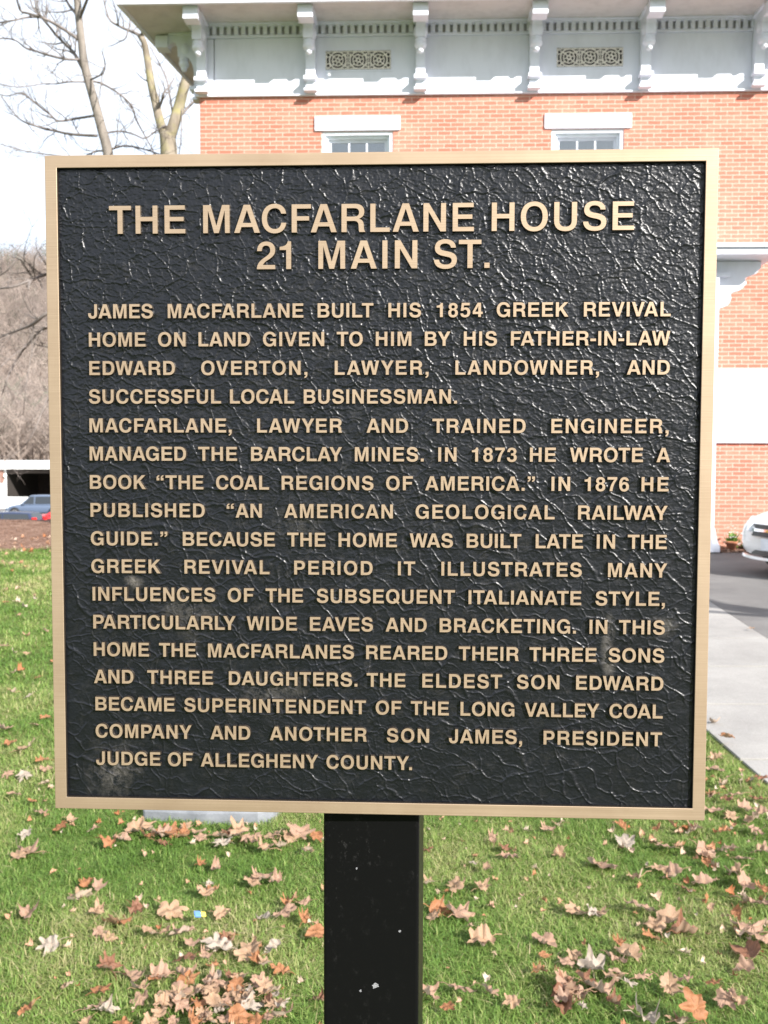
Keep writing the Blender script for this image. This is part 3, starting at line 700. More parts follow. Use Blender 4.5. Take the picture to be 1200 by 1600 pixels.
def rsb(c): return {'A':20,'L':28,'W':18,'D':40,'E':41,'Y':13,'T':13,'S':32,',':66,'.':66,'N':69,'M':69,'R':30,'F':28,'K':18,'O':44,'H':69,'G':67,'4':30,'3':39,'6':34,'\u201d':75}.get(c, 45)
for (text, base, just), wx in zip(LINES, WORDX):
    words = []
    for w_, (x0, x1) in zip(text.split(' '), wx):
        n = len(w_)-1
        tr = ((x1-x0)/SB + lsb(w_[0])+rsb(w_[-1]) - word_w(w_, 0))/n if n else 0
        tr = max(-5, min(75, tr))
        words.append((w_, x0-lsb(w_[0])*SB, tr))
    letter_line('lettering_line', text, words, base, SB, 0, 0)
# heading: slightly lighter weight, word by word
ST = .0252/(718-18)
def head(base, items):
    words = []
    for (w_, x0, x1) in items:
        n = len(w_)-1
        tr = ((x1-x0)/ST + lsb(w_[0])+rsb(w_[-1]) - word_w(w_, 0))/n if n else 0
        words.append((w_, x0-lsb(w_[0])*ST-9*ST, tr))
    letter_line('lettering_line', '', words, base-9*ST, ST, 0, 9)
head(.2340, [('THE',-.2459,-.1746),('MACFARLANE',-.1586,.0889),('HOUSE',.1044,.2322)])
head(.2011, [('21',-.1078,-.0725),('MAIN',-.0528,.0379),('ST.',.0524,.1033)])
def post_mat():
    g = NT('black_post_paint'); g.set(Roughness=.34, Specular_IOR_Level=.10)
    co = coords(g); n1 = noise(g, 95, 9, .85, coords(g, (1, 1, .8))); n2 = noise(g, 14, 5, .65, co)
    a = g.n('ShaderNodeMapRange'); g.l(n1.outputs['Fac'], a.inputs[0]); a.inputs[1].default_value = .55; a.inputs[2].default_value = .80
    b = g.n('ShaderNodeMapRange'); g.l(n2.outputs['Fac'], b.inputs[0]); b.inputs[1].default_value = .42; b.inputs[2].default_value = .70; b.inputs[4].default_value = .26
    sz = g.n('ShaderNodeSeparateXYZ'); g.l(co, sz.inputs[0]); zz = g.n('ShaderNodeMapRange'); g.l(sz.outputs[2], zz.inputs[0]); zz.inputs[1].default_value = 1.02; zz.inputs[2].default_value = 1.14; zz.inputs[3].default_value = .45; zz.inputs[4].default_value = 1.3
    c = g.n('ShaderNodeMath', operation='MULTIPLY'); g.l(a.outputs[0], c.inputs[0]); g.l(b.outputs[0], c.inputs[1])
    c0 = c; c = g.n('ShaderNodeMath', operation='MULTIPLY'); g.l(c0.outputs[0], c.inputs[0]); g.l(zz.outputs[0], c.inputs[1])
    # small chips of bare metal
    v = g.n('ShaderNodeTexVoronoi'); v.inputs['Scale'].default_value = 42; g.l(co, v.inputs['Vector'])
    d = g.n('ShaderNodeMapRange'); g.l(v.outputs['Distance'], d.inputs[0]); d.inputs[1].default_value = .03; d.inputs[2].default_value = .06; d.inputs[3].default_value = 1; d.inputs[4].default_value = 0
    sp = g.n('ShaderNodeSeparateColor'); g.l(v.outputs['Color'], sp.inputs[0]); th = g.n('ShaderNodeMath', operation='GREATER_THAN'); g.l(sp.outputs[0], th.inputs[0]); th.inputs[1].default_value = .955
    e = g.n('ShaderNodeMath', operation='MULTIPLY'); g.l(d.outputs[0], e.inputs[0]); g.l(th.outputs[0], e.inputs[1])
    mxm = g.n('ShaderNodeMath', operation='MAXIMUM'); g.l(c.outputs[0], mxm.inputs[0]); g.l(e.outputs[0], mxm.inputs[1])
    m = g.n('ShaderNodeMixRGB'); g.l(mxm.outputs[0], m.inputs[0]); m.inputs[1].default_value = (.0035,.0035,.0038,1); m.inputs[2].default_value = (.35,.34,.33,1)
    g.l(m.outputs[0], g.b.inputs['Base Color'])
    n3 = noise(g, 250, 3, .6, co); bump(g, n3.outputs['Fac'], .06, .001)
    return g.mat
MAT['post'] = post_mat()
po = MB(); po.box(-.0462, .0462, .0, .089, -.3, 1.735)
post = po.build('post', MAT['post'], sign, bevel=.003, seg=3); post.location = (-.0047, .0175, 0); post.rotation_euler = (0, 0, R_(-2.6))
sc_ = MB()
for (x, z, r, e) in ((.0042, .99, .0034, .8), (-.010, .984, .0012, 1), (.028, 1.045, .0010, 1), (-.014, 1.105, .0009, 1), (-.0115, .895, .0009, 1.6)):
    pts = [(x+r*(1+.5*random.uniform(-1,1))*math.cos(k*math.pi/6), z+r*e*(1+.5*random.uniform(-1,1))*math.sin(k*math.pi/6)) for k in range(12)]
    sc_.prism(pts, -.0004, .0005, 'y')
sc_.build('paint_chip', simple('bare_grey_metal', (.20,.20,.21), .6, 0, .5, 900), post)
# ================================================================== GROUND
def terr(x, y):
    x = np.asarray(x, float); y = np.asarray(y, float)
    w = np.clip((-x-1.5)/3.0, 0, 1)                                     # only the left side falls away
    t = np.clip((y-22.0)/20.0, 0, 1); t = t*t*(3-2*t)
    z = -3.4*t*w
    r = np.clip((y-118)/200.0, 0, 1.0)
    hill = 57*(np.sin((r-.5)*math.pi)*.5+.5)
    hill = hill + r*(1-r)*18*(vnoise(x/40+3, y/40, 301)-.5) + np.where(r > .8, 6*(vnoise(x/55, y/300, 302)-.5), 0)
    return z*(1-np.clip((y-100)/20, 0, 1)*0) + hill
xs = np.unique(np.concatenate([np.linspace(-14, 14, 57), np.linspace(-60, -14, 30), np.linspace(14, 60, 24), np.linspace(-420, -60, 60), np.linspace(60, 420, 50), [-1500, -900, 900, 1500]]))
ys = np.unique(np.concatenate([np.linspace(-12, 30, 64), np.linspace(30, 60, 26), np.linspace(60, 118, 14), np.linspace(118, 360, 70), np.linspace(-400, -12, 12), [500, 800, 1500]]))
GX, GY = np.meshgrid(xs, ys); GZ = terr(GX, GY)
gv = np.stack([GX, GY, GZ], -1).reshape(-1, 3); ii = np.arange(GX.size).reshape(GX.shape)
gf = np.stack([ii[:-1,:-1], ii[:-1,1:], ii[1:,1:], ii[1:,:-1]], -1).reshape(-1, 4)
def ground_mat():
    g = NT('lawn_soil'); g.set(Roughness=.95, Specular_IOR_Level=.15)
    t = g.n('ShaderNodeTexCoord'); co = t.outputs['Object']
    n1 = noise(g, 1.3, 6, .6, co); n2 = noise(g, 60, 4, .7, co)
    r1 = ramp(g, n1.outputs['Fac'], [(.3, (.08,.125,.028)), (.5, (.13,.175,.046)), (.72, (.21,.20,.085))])
    r2 = ramp(g, n2.outputs['Fac'], [(.25, (.45,.42,.4)), (.7, (1.15,1.15,1.1))])
    m = g.n('ShaderNodeMixRGB', blend_type='MULTIPLY'); m.inputs[0].default_value = 1; g.l(r1.outputs[0], m.inputs[1]); g.l(r2.outputs[0], m.inputs[2])
    # leaf litter on the wooded hill
    s = g.n('ShaderNodeSeparateXYZ'); g.l(co, s.inputs[0])
    far = g.n('ShaderNodeMapRange'); g.l(s.outputs[1], far.inputs[0]); far.inputs[1].default_value = 105; far.inputs[2].default_value = 125
    n3 = noise(g, .09, 8, .7, co); r3 = ramp(g, n3.outputs['Fac'], [(.3, (.20,.15,.12)), (.5, (.30,.235,.19)), (.7, (.36,.31,.26))])
    mx = g.n('ShaderNodeMixRGB'); g.l(far.outputs[0], mx.inputs[0]); g.l(m.outputs[0], mx.inputs[1]); g.l(r3.outputs[0], mx.inputs[2])
    g.l(mx.outputs[0], g.b.inputs['Base Color']); bump(g, n2.outputs['Fac'], .6, .03); return g.mat
gnd = np_mesh('ground', gv, gf, ground_mat(), None, True); tag(gnd, kind='structure')
def conc():
    g = NT('pale_concrete'); g.set(Roughness=.9, Specular_IOR_Level=.2)
    co = coords(g); n1 = noise(g, 1.6, 7, .65, co); n2 = noise(g, 120, 3, .6, co)
    r = ramp(g, n1.outputs['Fac'], [(.25, (.235,.225,.215)), (.6, (.32,.308,.292))]); r2 = ramp(g, n2.outputs['Fac'], [(.3, (.82,.82,.82)), (.7, (1.06,1.06,1.06))])
    m = g.n('ShaderNodeMixRGB', blend_type='MULTIPLY'); m.inputs[0].default_value = 1; g.l(r.outputs[0], m.inputs[1]); g.l(r2.outputs[0], m.inputs[2]); g.l(m.outputs[0], g.b.inputs['Base Color'])
    bump(g, n2.outputs['Fac'], .2, .004); return g.mat
MAT['concrete'] = conc()
def asph():
    g = NT('worn_asphalt'); g.set(Roughness=.92, Specular_IOR_Level=.2)
    co = coords(g); n1 = noise(g, .9, 6, .65, co); n2 = noise(g, 160, 3, .6, co)
    r = ramp(g, n1.outputs['Fac'], [(.3, (.115,.110,.108)), (.65, (.185,.178,.172))]); r2 = ramp(g, n2.outputs['Fac'], [(.3, (.7,.7,.7)), (.7, (1.2,1.2,1.2))])
    m = g.n('ShaderNodeMixRGB', blend_type='MULTIPLY'); m.inputs[0].default_value = 1; g.l(r.outputs[0], m.inputs[1]); g.l(r2.outputs[0], m.inputs[2]); g.l(m.outputs[0], g.b.inputs['Base Color'])
    bump(g, n2.outputs['Fac'], .4, .006); return g.mat
MAT['asphalt'] = asph()
# concrete walk: slabs with open joints, one sheet of setting; edge lines run along y
def walk_l(y): return 1.765 + .008*(y-4)
def walk_r(y): return 2.34 + .104*y
wk = MB(); yy = [-3, -1.6, -.25, 1.1, 2.35, 3.6, 4.75, 5.83, 6.9, 8.0, 9.2, 10.4, 11.6, 12.8, 14.0, 14.45]
for a, b in zip(yy[:-1], yy[1:]):
    a2, b2 = a+.014, b-.014
    t = .014+random.uniform(-.003, .003)
    P = [(walk_l(a2), a2), (walk_r(a2), a2), (walk_r(b2), b2), (walk_l(b2), b2)]
    wk.prism(P, -.08, t, 'z')
walk = wk.build('sidewalk', MAT['concrete'], None, bevel=.002); tag(walk, kind='structure')
dv = MB(); P = []
for y in (-6, 4, 8, 12, 14.9): P.append((walk_r(y)+.01, y))
P += [(5.1, 15.35), (14, 15.0), (14, -6)]
dv.prism(P, -.06, .006, 'z'); tag(dv.build('driveway', MAT['asphalt'], None), kind='structure')
lot = MB(); lot.prism([(-60, 44), (-4, 44), (-4, 92), (-60, 92)], -3.5, -3.394, 'z'); tag(lot.build('parking_lot', MAT['asphalt'], None), kind='structure')
# mulch bed at the far edge of the lawn
def mulch_mat():
    g = NT('brown_bark_mulch'); g.set(Roughness=.95, Specular_IOR_Level=.15)
    co = coords(g); v = g.n('ShaderNodeTexVoronoi'); v.inputs['Scale'].default_value = 22; g.l(co, v.inputs['Vector'])
    n1 = noise(g, 2, 6, .7, co); s = g.n('ShaderNodeSeparateColor'); g.l(v.outputs['Color'], s.inputs[0])
    a = g.n('ShaderNodeMath', operation='MULTIPLY_ADD'); g.l(s.outputs[0], a.inputs[0]); a.inputs[1].default_value = .5; g.l(n1.outputs['Fac'], a.inputs[2])
    r = ramp(g, a.outputs[0], [(.4, (.10,.052,.034)), (.75, (.20,.115,.08)), (1, (.30,.20,.15))]); g.l(r.outputs[0], g.b.inputs['Base Color'])
    bump(g, v.outputs['Distance'], .8, .05); return g.mat
nx, ny = 90, 60
mx_ = np.linspace(-16, -3.6, nx); 
MX, T = np.meshgrid(mx_, np.linspace(0, 1, ny))
MYs = 15.1+.45*np.sin(MX*.9)+.3*np.sin(MX*2.3); MY = MYs + T*(23.2-MYs)
MZ = terr(MX, MY)+.012+.02*np.sin(np.clip(T*3, 0, 1)*math.pi/2)*np.clip((1-T)*6, 0, 1)+.05*(fbm(MX*3, MY*3, 411, 3)-.4)*np.clip(T*8, 0, 1)
ii = np.arange(MX.size).reshape(MX.shape)
mf = np.stack([ii[:-1,:-1], ii[:-1,1:], ii[1:,1:], ii[1:,:-1]], -1).reshape(-1, 4)
tag(np_mesh('mulch_bed', np.stack([MX, MY, MZ], -1).reshape(-1, 3), mf, mulch_mat(), None, True), kind='structure')
# soil bed by the porch
fb = MB()
for k in range(14):
    a = 5.30+k*.11
    fb.prism([(a, 15.30+.03*math.sin(k)), (a+.11, 15.30+.03*math.sin(k+1)), (a+.11, 16.05), (a, 16.05)], -.02, .05+.015*math.sin(k*1.9), 'z')
tag(fb.build('flower_bed', mulch_mat(), None), kind='structure')
# flat stone slab in the grass behind the sign
def stone():
    g = NT('grey_slate_stone'); g.set(Roughness=.75)
    co = coords(g); n1 = noise(g, 9, 7, .65, co)
    r = ramp(g, n1.outputs['Fac'], [(.3, (.13,.14,.155)), (.6, (.20,.21,.23)), (.8, (.30,.31,.32))]); g.l(r.outputs[0], g.b.inputs['Base Color']); bump(g, n1.outputs['Fac'], .5, .01); return g.mat
sb_ = MB(); sb_.prism([(-.29,-.16),(-.05,-.185),(.20,-.175),(.255,-.14),(.27,.05),(.20,.22),(-.02,.24),(-.24,.20),(-.30,.02)], -.05, .055, 'z')
slab = sb_.build('stone_slab', stone(), None, bevel=.012); p = px_ground(336, 1262); slab.location = (p.x+.03, p.y-.01, .008); slab.rotation_euler = (R_(2), R_(-2), R_(-6))
tag(slab, 'flat grey stone slab half sunk in the grass behind the black plaque', 'stone')
# ================================================================== GRASS
def blades(n, xr, yr, hmin, hmax, wd, seed, keep):
    r = np.random.default_rng(seed)
    x = r.uniform(*xr, n); y = r.uniform(*yr, n)
    k = keep(x, y); x = x[k]; y = y[k]; n = len(x)
    cl = fbm(x*1.7, y*1.7, 500, 3); cl2 = fbm(x*7, y*7, 520, 2)
    h = r.uniform(hmin, hmax, n)*(.35+1.25*cl2); az = r.uniform(0, 2*math.pi, n); lean = r.uniform(.2, 1.9, n)
    w = wd*r.uniform(.6, 1.25, n)
    dx, dy = np.cos(az), np.sin(az); sx, sy = -dy, dx
    z0 = terr(x, y)-.004
    def pt(t, side):
        l = lean*h*t*t; zz = h*t*(1-.28*lean*t)
        return np.stack([x+dx*l+sx*side*w, y+dy*l+sy*side*w, z0+zz], -1)
    V_ = np.stack([pt(0,-.5), pt(0,.5), pt(.55,-.42), pt(.55,.42), pt(1.0,0)], 1)
    F = np.array([[0,1,3],[0,3,2],[2,3,4]])
    faces = (np.arange(n)[:,None,None]*5+F[None]).reshape(-1, 3)
    dry = np.clip(r.normal(.20, .17, n)+(cl-.5)*1.2+np.where(r.random(n) < .09, .45, 0), 0, 1)
    tint = np.repeat(dry, 5)
    return V_.reshape(-1, 3), faces, tint
def keep_l(x, y):
    wl_ = 1.775+.008*(y-4)+.12*(vnoise(y*4, x*4, 77)-.5)
    return (x < wl_) & ~((np.abs(x-slab.location.x) < .25) & (y > slab.location.y-.16) & (y < slab.location.y+.15)) & ~((np.abs(x+.007) < .055) & (np.abs(y-.96) < .06)) & (y < 15.15+.45*np.sin(x*.9)+.3*np.sin(x*2.3)+.15)
parts_ = [blades(26000, (-2.2, 2.2), (.4, 2.3), .035, .075, .0042, 1, keep_l),
          blades(150000, (-2.0, 2.0), (2.25, 4.0), .018, .046, .0030, 2, keep_l),
          blades(85000, (-2.9, 2.2), (4.0, 6.2), .022, .050, .0042, 3, keep_l),
          blades(60000, (-4.6, 2.2), (6.2, 10), .025, .055, .0075, 4, keep_l),
          blades(60000, (-8, 2.2), (10, 16), .035, .07, .011, 5, keep_l)]
off = 0; gv, gf, gt = [], [], []
for v_, f_, t_ in parts_:
    gv.append(v_); gf.append(f_+off); gt.append(t_); off += len(v_)
def grass_mat():
    g = NT('grass_blades'); g.set(Roughness=.55, Specular_IOR_Level=.3)
    a = g.n('ShaderNodeAttribute', attribute_name='tint')
    r = ramp(g, a.outputs['Fac'], [(.0, (.108,.200,.036)), (.3, (.200,.298,.068)), (.55, (.335,.362,.135)), (.75, (.36,.325,.16)), (1, (.47,.40,.24))])
    g.l(r.outputs[0], g.b.inputs['Base Color'])
    tr = g.n('ShaderNodeBsdfTranslucent'); g.l(r.outputs[0], tr.inputs[0]); mx = g.n('ShaderNodeMixShader'); mx.inputs[0].default_value = .35
    g.l(g.b.outputs[0], mx.inputs[1]); g.l(tr.outputs[0], mx.inputs[2]); g.l(mx.outputs[0], g.out.inputs['Surface']); return g.mat
gr_ = np_mesh('grass', np.concatenate(gv), np.concatenate(gf), grass_mat(), None, False, {'tint': np.concatenate(gt)})
tag(gr_, 'short green lawn grass mixed with straw coloured blades', 'grass', kind='stuff')
# ================================================================== FALLEN LEAVES
def leaf_mat(name, c1, c2, back):
    g = NT(name); g.set(Roughness=.6, Specular_IOR_Level=.35)
    co = coords(g); n1 = noise(g, 22, 6, .65, co)
    r = ramp(g, n1.outputs['Fac'], [(.3, c1), (.7, c2)])
    ge = g.n('ShaderNodeNewGeometry'); m = g.n('ShaderNodeMixRGB'); g.l(ge.outputs['Backfacing'], m.inputs[0]); g.l(r.outputs[0], m.inputs[1]); m.inputs[2].default_value = (*back, 1)
    at = g.n('ShaderNodeAttribute', attribute_name='vein'); vm = g.n('ShaderNodeMath', operation='MULTIPLY'); g.l(at.outputs['Fac'], vm.inputs[0]); vm.inputs[1].default_value = .5
    m2 = g.n('ShaderNodeMixRGB'); g.l(vm.outputs[0], m2.inputs[0]); g.l(m.outputs[0], m2.inputs[1]); m2.inputs[2].default_value = (c2[0]*1.15, c2[1]*1.1, c2[2]*.95, 1)
    g.l(m2.outputs[0], g.b.inputs['Base Color'])
    tr = g.n('ShaderNodeBsdfTranslucent'); g.l(m2.outputs[0], tr.inputs[0]); mx = g.n('ShaderNodeMixShader'); mx.inputs[0].default_value = .22
    g.l(g.b.outputs[0], mx.inputs[1]); g.l(tr.outputs[0], mx.inputs[2]); g.l(mx.outputs[0], g.out.inputs['Surface'])
    bump(g, n1.outputs['Fac'], .35, .004); return g.mat
LM = {'tan': leaf_mat('tan_leaf', (.27,.165,.10), (.39,.26,.17), (.43,.34,.26)),
      'pink': leaf_mat('pinkish_leaf', (.26,.155,.105), (.37,.24,.17), (.43,.33,.26)),
      'orange': leaf_mat('orange_brown_leaf', (.24,.10,.042), (.35,.165,.080), (.35,.22,.135)),
      'white': leaf_mat('pale_grey_leaf', (.27,.22,.18), (.41,.345,.285), (.38,.32,.27)),
      'brown': leaf_mat('dark_brown_leaf', (.14,.062,.035), (.23,.11,.065), (.30,.20,.14))}
def lobed(th, lobes, base, teeth, ph):
    r = base
    for (c, L_, s) in lobes:
        d = abs((th-c+math.pi) % (2*math.pi)-math.pi); r = max(r, L_*math.exp(-(d/s)**1.35))
    return r*(1+teeth*math.sin(th*17+ph)*.6+teeth*math.sin(th*29+2*ph)*.5)
SHAPES = [([(R_(90),1,.50),(R_(42),.90,.46),(R_(138),.90,.46),(R_(-5),.66,.45),(R_(185),.66,.45)], .54, .06),     # maple
          ([(R_(90),1,.62),(R_(35),.94,.56),(R_(145),.94,.56),(R_(-15),.7,.5),(R_(195),.7,.5)], .58, .05),          # sycamore
          ([(R_(90),1,.28),(R_(56),.86,.22),(R_(124),.86,.22),(R_(15),.66,.28),(R_(165),.66,.28),(R_(-40),.6,.3),(R_(220),.6,.3)], .42, .025)]  # oak
def make_leaf(seed, curl):
    r = random.Random(seed); lob, base, teeth = SHAPES[seed % 3]
    lob = [(c+r.uniform(-.08,.08), L_*r.uniform(.9,1.08), s*r.uniform(.9,1.1)) for c, L_, s in lob]
    N, K = 72, 5; vs_, fs, vein = [(0,0,0)], [], [1.0]
    fold_a = r.uniform(0, math.pi); fold_k = curl*r.uniform(.5, 1.5); tw = r.uniform(-1,1)*curl; ph = r.uniform(0,6)
    ku = r.uniform(.3, 1.0)*curl*2.2; rag = r.uniform(.05, .45)
    for k in range(1, K+1):
        for i in range(N):
            th = 2*math.pi*i/N; R0 = lobed(th, lob, base, teeth, ph)*(1-rag*max(0, math.sin(th*2.3+ph*3))**3-rag*.6*max(0, math.sin(th*5.1-ph))**4)*(k/K); x, y = R0*math.cos(th), R0*math.sin(th)
            a = x*math.cos(fold_a)+y*math.sin(fold_a); b = -x*math.sin(fold_a)+y*math.cos(fold_a)
            z = fold_k*(a-.15)*(a-.15)*1.5 + tw*a*b*.7 + ku*.22*(R0**2.2)*(.35+.65*math.sin(th*2+ph)) + .07*math.sin(7*x+ph)*math.cos(6*y-ph) + .05*math.sin(13*y+2*ph+5*x)
            near = min(abs((th-c+math.pi) % (2*math.pi)-math.pi) for c, _, _ in lob)
            sh = 1/(1+.55*abs(z))
            vs_.append((x*sh, y*sh, z+.035*(1-min(1, near/.25))*(-1))); vein.append(1.0 if near < .05 else 0)
    for i in range(N): fs.append((0, 1+i, 1+(i+1)%N))
    for k in range(K-1):
        for i in range(N):
            a = 1+k*N+i; b = 1+k*N+(i+1)%N; fs.append((a, a+N, b+N)); fs.append((a, b+N, b))
    # stalk
    b0 = len(vs_); pts = [(0,-.02,.0),(.03,-.3,-.02),(.05*tw,-.62,.05+.12*curl),(.1*tw,-.95,.14*curl)]
    for p in pts:
        for q in range(3):
            an = q*2.094; vs_.append((p[0]+.02*math.cos(an), p[1], p[2]+.02*math.sin(an))); vein.append(1)
    for k in range(3):
        for q in range(3):
            a = b0+k*3+q; b = b0+k*3+(q+1)%3; fs.append((a, b, b+3)); fs.append((a, b+3, a+3))
    return vs_, fs, vein
LEAFV = {}
for key in LM:
    LEAFV[key] = []
    for q in range(6):
        v_, f_, ve = make_leaf(q+len(key)*7+(100 if q > 2 else 0), [.15, .3, .45, .22, .62, .35][q])
        o = np_mesh('fallen_leaf', v_, f_, LM[key], None, True, {'vein': ve})
        LEAFV[key].append(o.data); bpy.data.objects.remove(o)
LWORD = {'tan': 'tan brown', 'pink': 'pinkish brown', 'orange': 'bright orange brown', 'white': 'pale bleached', 'brown': 'dark brown'}
rl = random.Random(3)
nleaf = 0
def leaf(x, y, size, key, label=None, z=None, tilt=None, rz=None, var=None):
    global nleaf
    nleaf += 1
    o = bpy.data.objects.new('fallen_leaf', LEAFV[key][rl.randrange(6) if var is None else var]); col.objects.link(o)
    o.location = (x, y, (terr(x, y).item()+.024 if z is None else z)+rl.uniform(0, .014))
    t = R_(21) if tilt is None else tilt
    o.rotation_euler = (rl.uniform(-t, t), rl.uniform(-t, t), rl.uniform(0, 6.283) if rz is None else rz)
    o.scale = (size*.5*rl.uniform(.72, 1.08), size*.5*rl.uniform(.85, 1.1), size*.5*rl.uniform(.8, 1.5))
    if label is None:
        d = 'in the near grass' if y < 3.3 else ('in the grass below the plaque' if y < 4.8 else 'far back')
        side = 'left of the black post' if x < 0 else 'right of the black post'
        if y >= 4.8: side = 'beside the left edge of the plaque' if x < 0 else 'beside the concrete walk'
        label = f'{LWORD[key]} curled leaf {d} {side}'
    tag(o, label, 'leaf', 'fallen leaves scattered on the lawn'); return o
T_, P_, O_, W_, B_ = 'tan', 'pink', 'orange', 'white', 'brown'
SPOTS = [ # px, py, size in px, colour
(42,1302,26,W_),(95,1290,26,O_),(147,1292,24,P_),(45,1328,44,P_),(30,1335,36,T_),(215,1295,54,T_),(170,1316,40,O_),(190,1310,32,P_),(262,1302,44,O_),(250,1315,36,B_),(290,1290,36,T_),(315,1307,26,W_),(350,1318,42,W_),(385,1310,46,P_),(415,1325,44,T_),(440,1320,42,T_),(465,1300,56,P_),(360,1300,36,B_),(480,1330,34,W_),(495,1308,30,O_),
(312,1350,34,O_),(337,1354,28,W_),(410,1372,50,P_),(432,1377,30,W_),(395,1376,36,T_),(327,1380,26,W_),(320,1397,40,T_),(333,1393,38,O_),(125,1400,64,T_),(135,1380,36,O_),(155,1388,34,P_),(45,1427,50,W_),(185,1438,58,O_),(155,1455,46,W_),(170,1462,34,T_),(212,1421,46,B_),(150,1424,40,T_),(80,1474,40,W_),
(265,1422,50,T_),(345,1426,38,T_),(412,1432,32,W_),(445,1426,46,P_),(455,1408,44,O_),(478,1411,28,W_),(475,1436,36,O_),(494,1460,40,O_),(232,1457,34,T_),(287,1457,42,P_),(260,1457,28,W_),(355,1462,36,O_),(345,1478,48,W_),(295,1495,46,B_),(322,1496,36,P_),(300,1472,34,P_),(390,1487,50,T_),(400,1500,34,O_),(415,1508,34,W_),(430,1482,30,W_),
(170,1510,56,B_),(205,1522,46,W_),(215,1545,40,T_),(250,1525,46,W_),(270,1547,56,P_),(300,1548,46,T_),(340,1535,56,P_),(362,1522,34,B_),(405,1532,44,P_),(388,1555,30,W_),(310,1566,44,O_),(282,1570,50,W_),(340,1572,50,T_),(372,1590,50,O_),(400,1594,40,O_),(440,1588,58,T_),(250,1582,36,T_),(145,1573,48,P_),(155,1550,40,O_),(165,1577,34,W_),(135,1594,36,W_),(47,1573,36,O_),(105,1540,26,T_),(270,1594,30,W_),(320,1586,44,P_),(350,1590,36,W_),(235,1600,40,T_),(300,1600,44,O_),(330,1552,40,T_),(290,1530,36,O_),(370,1548,40,W_),(415,1545,36,T_),(265,1560,36,W_),
(770,1310,42,W_),(795,1336,38,P_),(790,1323,30,B_),(760,1357,34,T_),(712,1384,54,T_),(751,1386,36,W_),(740,1347,24,W_),(670,1376,30,W_),(665,1326,34,B_),(684,1420,46,O_),(715,1426,50,P_),(676,1432,36,T_),(857,1294,36,P_),(873,1287,26,T_),(977,1315,38,W_),(972,1290,26,O_),(1042,1322,36,P_),(1085,1296,50,P_),(1050,1290,30,O_),(1027,1296,30,O_),(1100,1328,40,W_),(1140,1327,40,P_),(940,1349,56,P_),(997,1370,42,W_),(1030,1355,36,T_),(1052,1363,46,P_),(1100,1378,38,P_),(1072,1386,34,B_),(1150,1360,40,T_),(1165,1380,46,P_),(1175,1410,50,P_),(1190,1392,36,O_),(1105,1346,26,O_),
(897,1420,48,T_),(932,1425,40,W_),(875,1331,34,T_),(1005,1420,48,P_),(1045,1436,54,W_),(1065,1456,50,B_),(1020,1462,38,O_),(1025,1446,40,T_),(850,1467,46,P_),(755,1467,52,T_),(967,1476,36,O_),(982,1493,62,T_),(960,1500,44,P_),(925,1510,54,W_),(962,1524,50,T_),(880,1540,62,W_),(905,1552,46,P_),(937,1548,50,P_),(842,1520,40,O_),(880,1565,36,W_),(850,1493,24,O_),(982,1536,36,W_),(715,1546,52,P_),(762,1545,34,P_),(665,1553,42,P_),(802,1566,32,T_),(1045,1541,56,T_),(1065,1530,36,P_),(1115,1538,28,O_),(1135,1562,48,P_),(1155,1567,36,W_),(1175,1450,64,P_),(1170,1486,58,B_),(1194,1466,50,P_),(1165,1512,40,P_),(1067,1594,52,T_),(1005,1592,52,W_),(1190,1330,36,P_),(1140,1250,26,B_),(1110,1263,40,P_),(1178,1296,36,P_),(1142,1272,34,T_),(1190,1270,30,P_),(1150,1430,34,O_),(1130,1300,26,O_),(1160,1340,30,W_),(700,1575,26,O_),(1110,1420,26,T_),
(5,1010,22,P_),(40,1020,16,T_),(20,1080,24,T_),(45,1085,18,W_),(6,1137,30,P_),(38,1168,34,T_),(68,1188,28,O_),(12,1207,36,P_),(38,1210,34,W_),(70,1200,26,P_),(60,1060,16,O_),(22,1050,14,P_),(55,1130,22,T_),(15,1160,24,O_),(70,1225,22,T_),(20,1240,24,P_),(50,1250,22,O_),(70,985,14,W_),(30,960,12,T_),(10,940,12,O_),(55,935,10,W_),(72,1120,20,O_),(65,1268,26,P_),(110,1280,26,T_),
(1116,1200,36,P_),(1130,1225,30,T_),(1150,1240,34,P_),(1120,1180,24,T_),(1165,1262,36,P_),(1185,1245,30,B_),(1112,1240,26,O_),(1135,1215,20,W_),(1175,1280,32,T_)]
rq = random.Random(77)
for _ in range(34):
    SPOTS.append((rq.gauss(320, 62), min(1606, rq.gauss(1552, 32)), rq.uniform(24, 46), rq.choice([T_, P_, T_, P_, O_, B_, W_])))
for _ in range(14):
    SPOTS.append((rq.gauss(930, 45), rq.gauss(1525, 24), rq.uniform(22, 44), rq.choice([T_, P_, B_, T_, W_])))
SPOTS += [(255,1303,40,P_),(285,1302,36,O_),(310,1300,34,T_),(345,1306,40,W_),(375,1302,44,T_),(400,1304,36,P_),(425,1303,34,T_),(450,1308,40,T_),(230,1306,38,O_)]
for q, (px, py, s, c) in enumerate(SPOTS):
    if c == 'white' and q % 5 in (1, 3, 4): c = ('tan', 'pink')[q % 2]
    p = px_ground(px, py, .03); d = (p-EYE).length
    leaf(p.x, p.y, s*d/FPX*1.24, c)
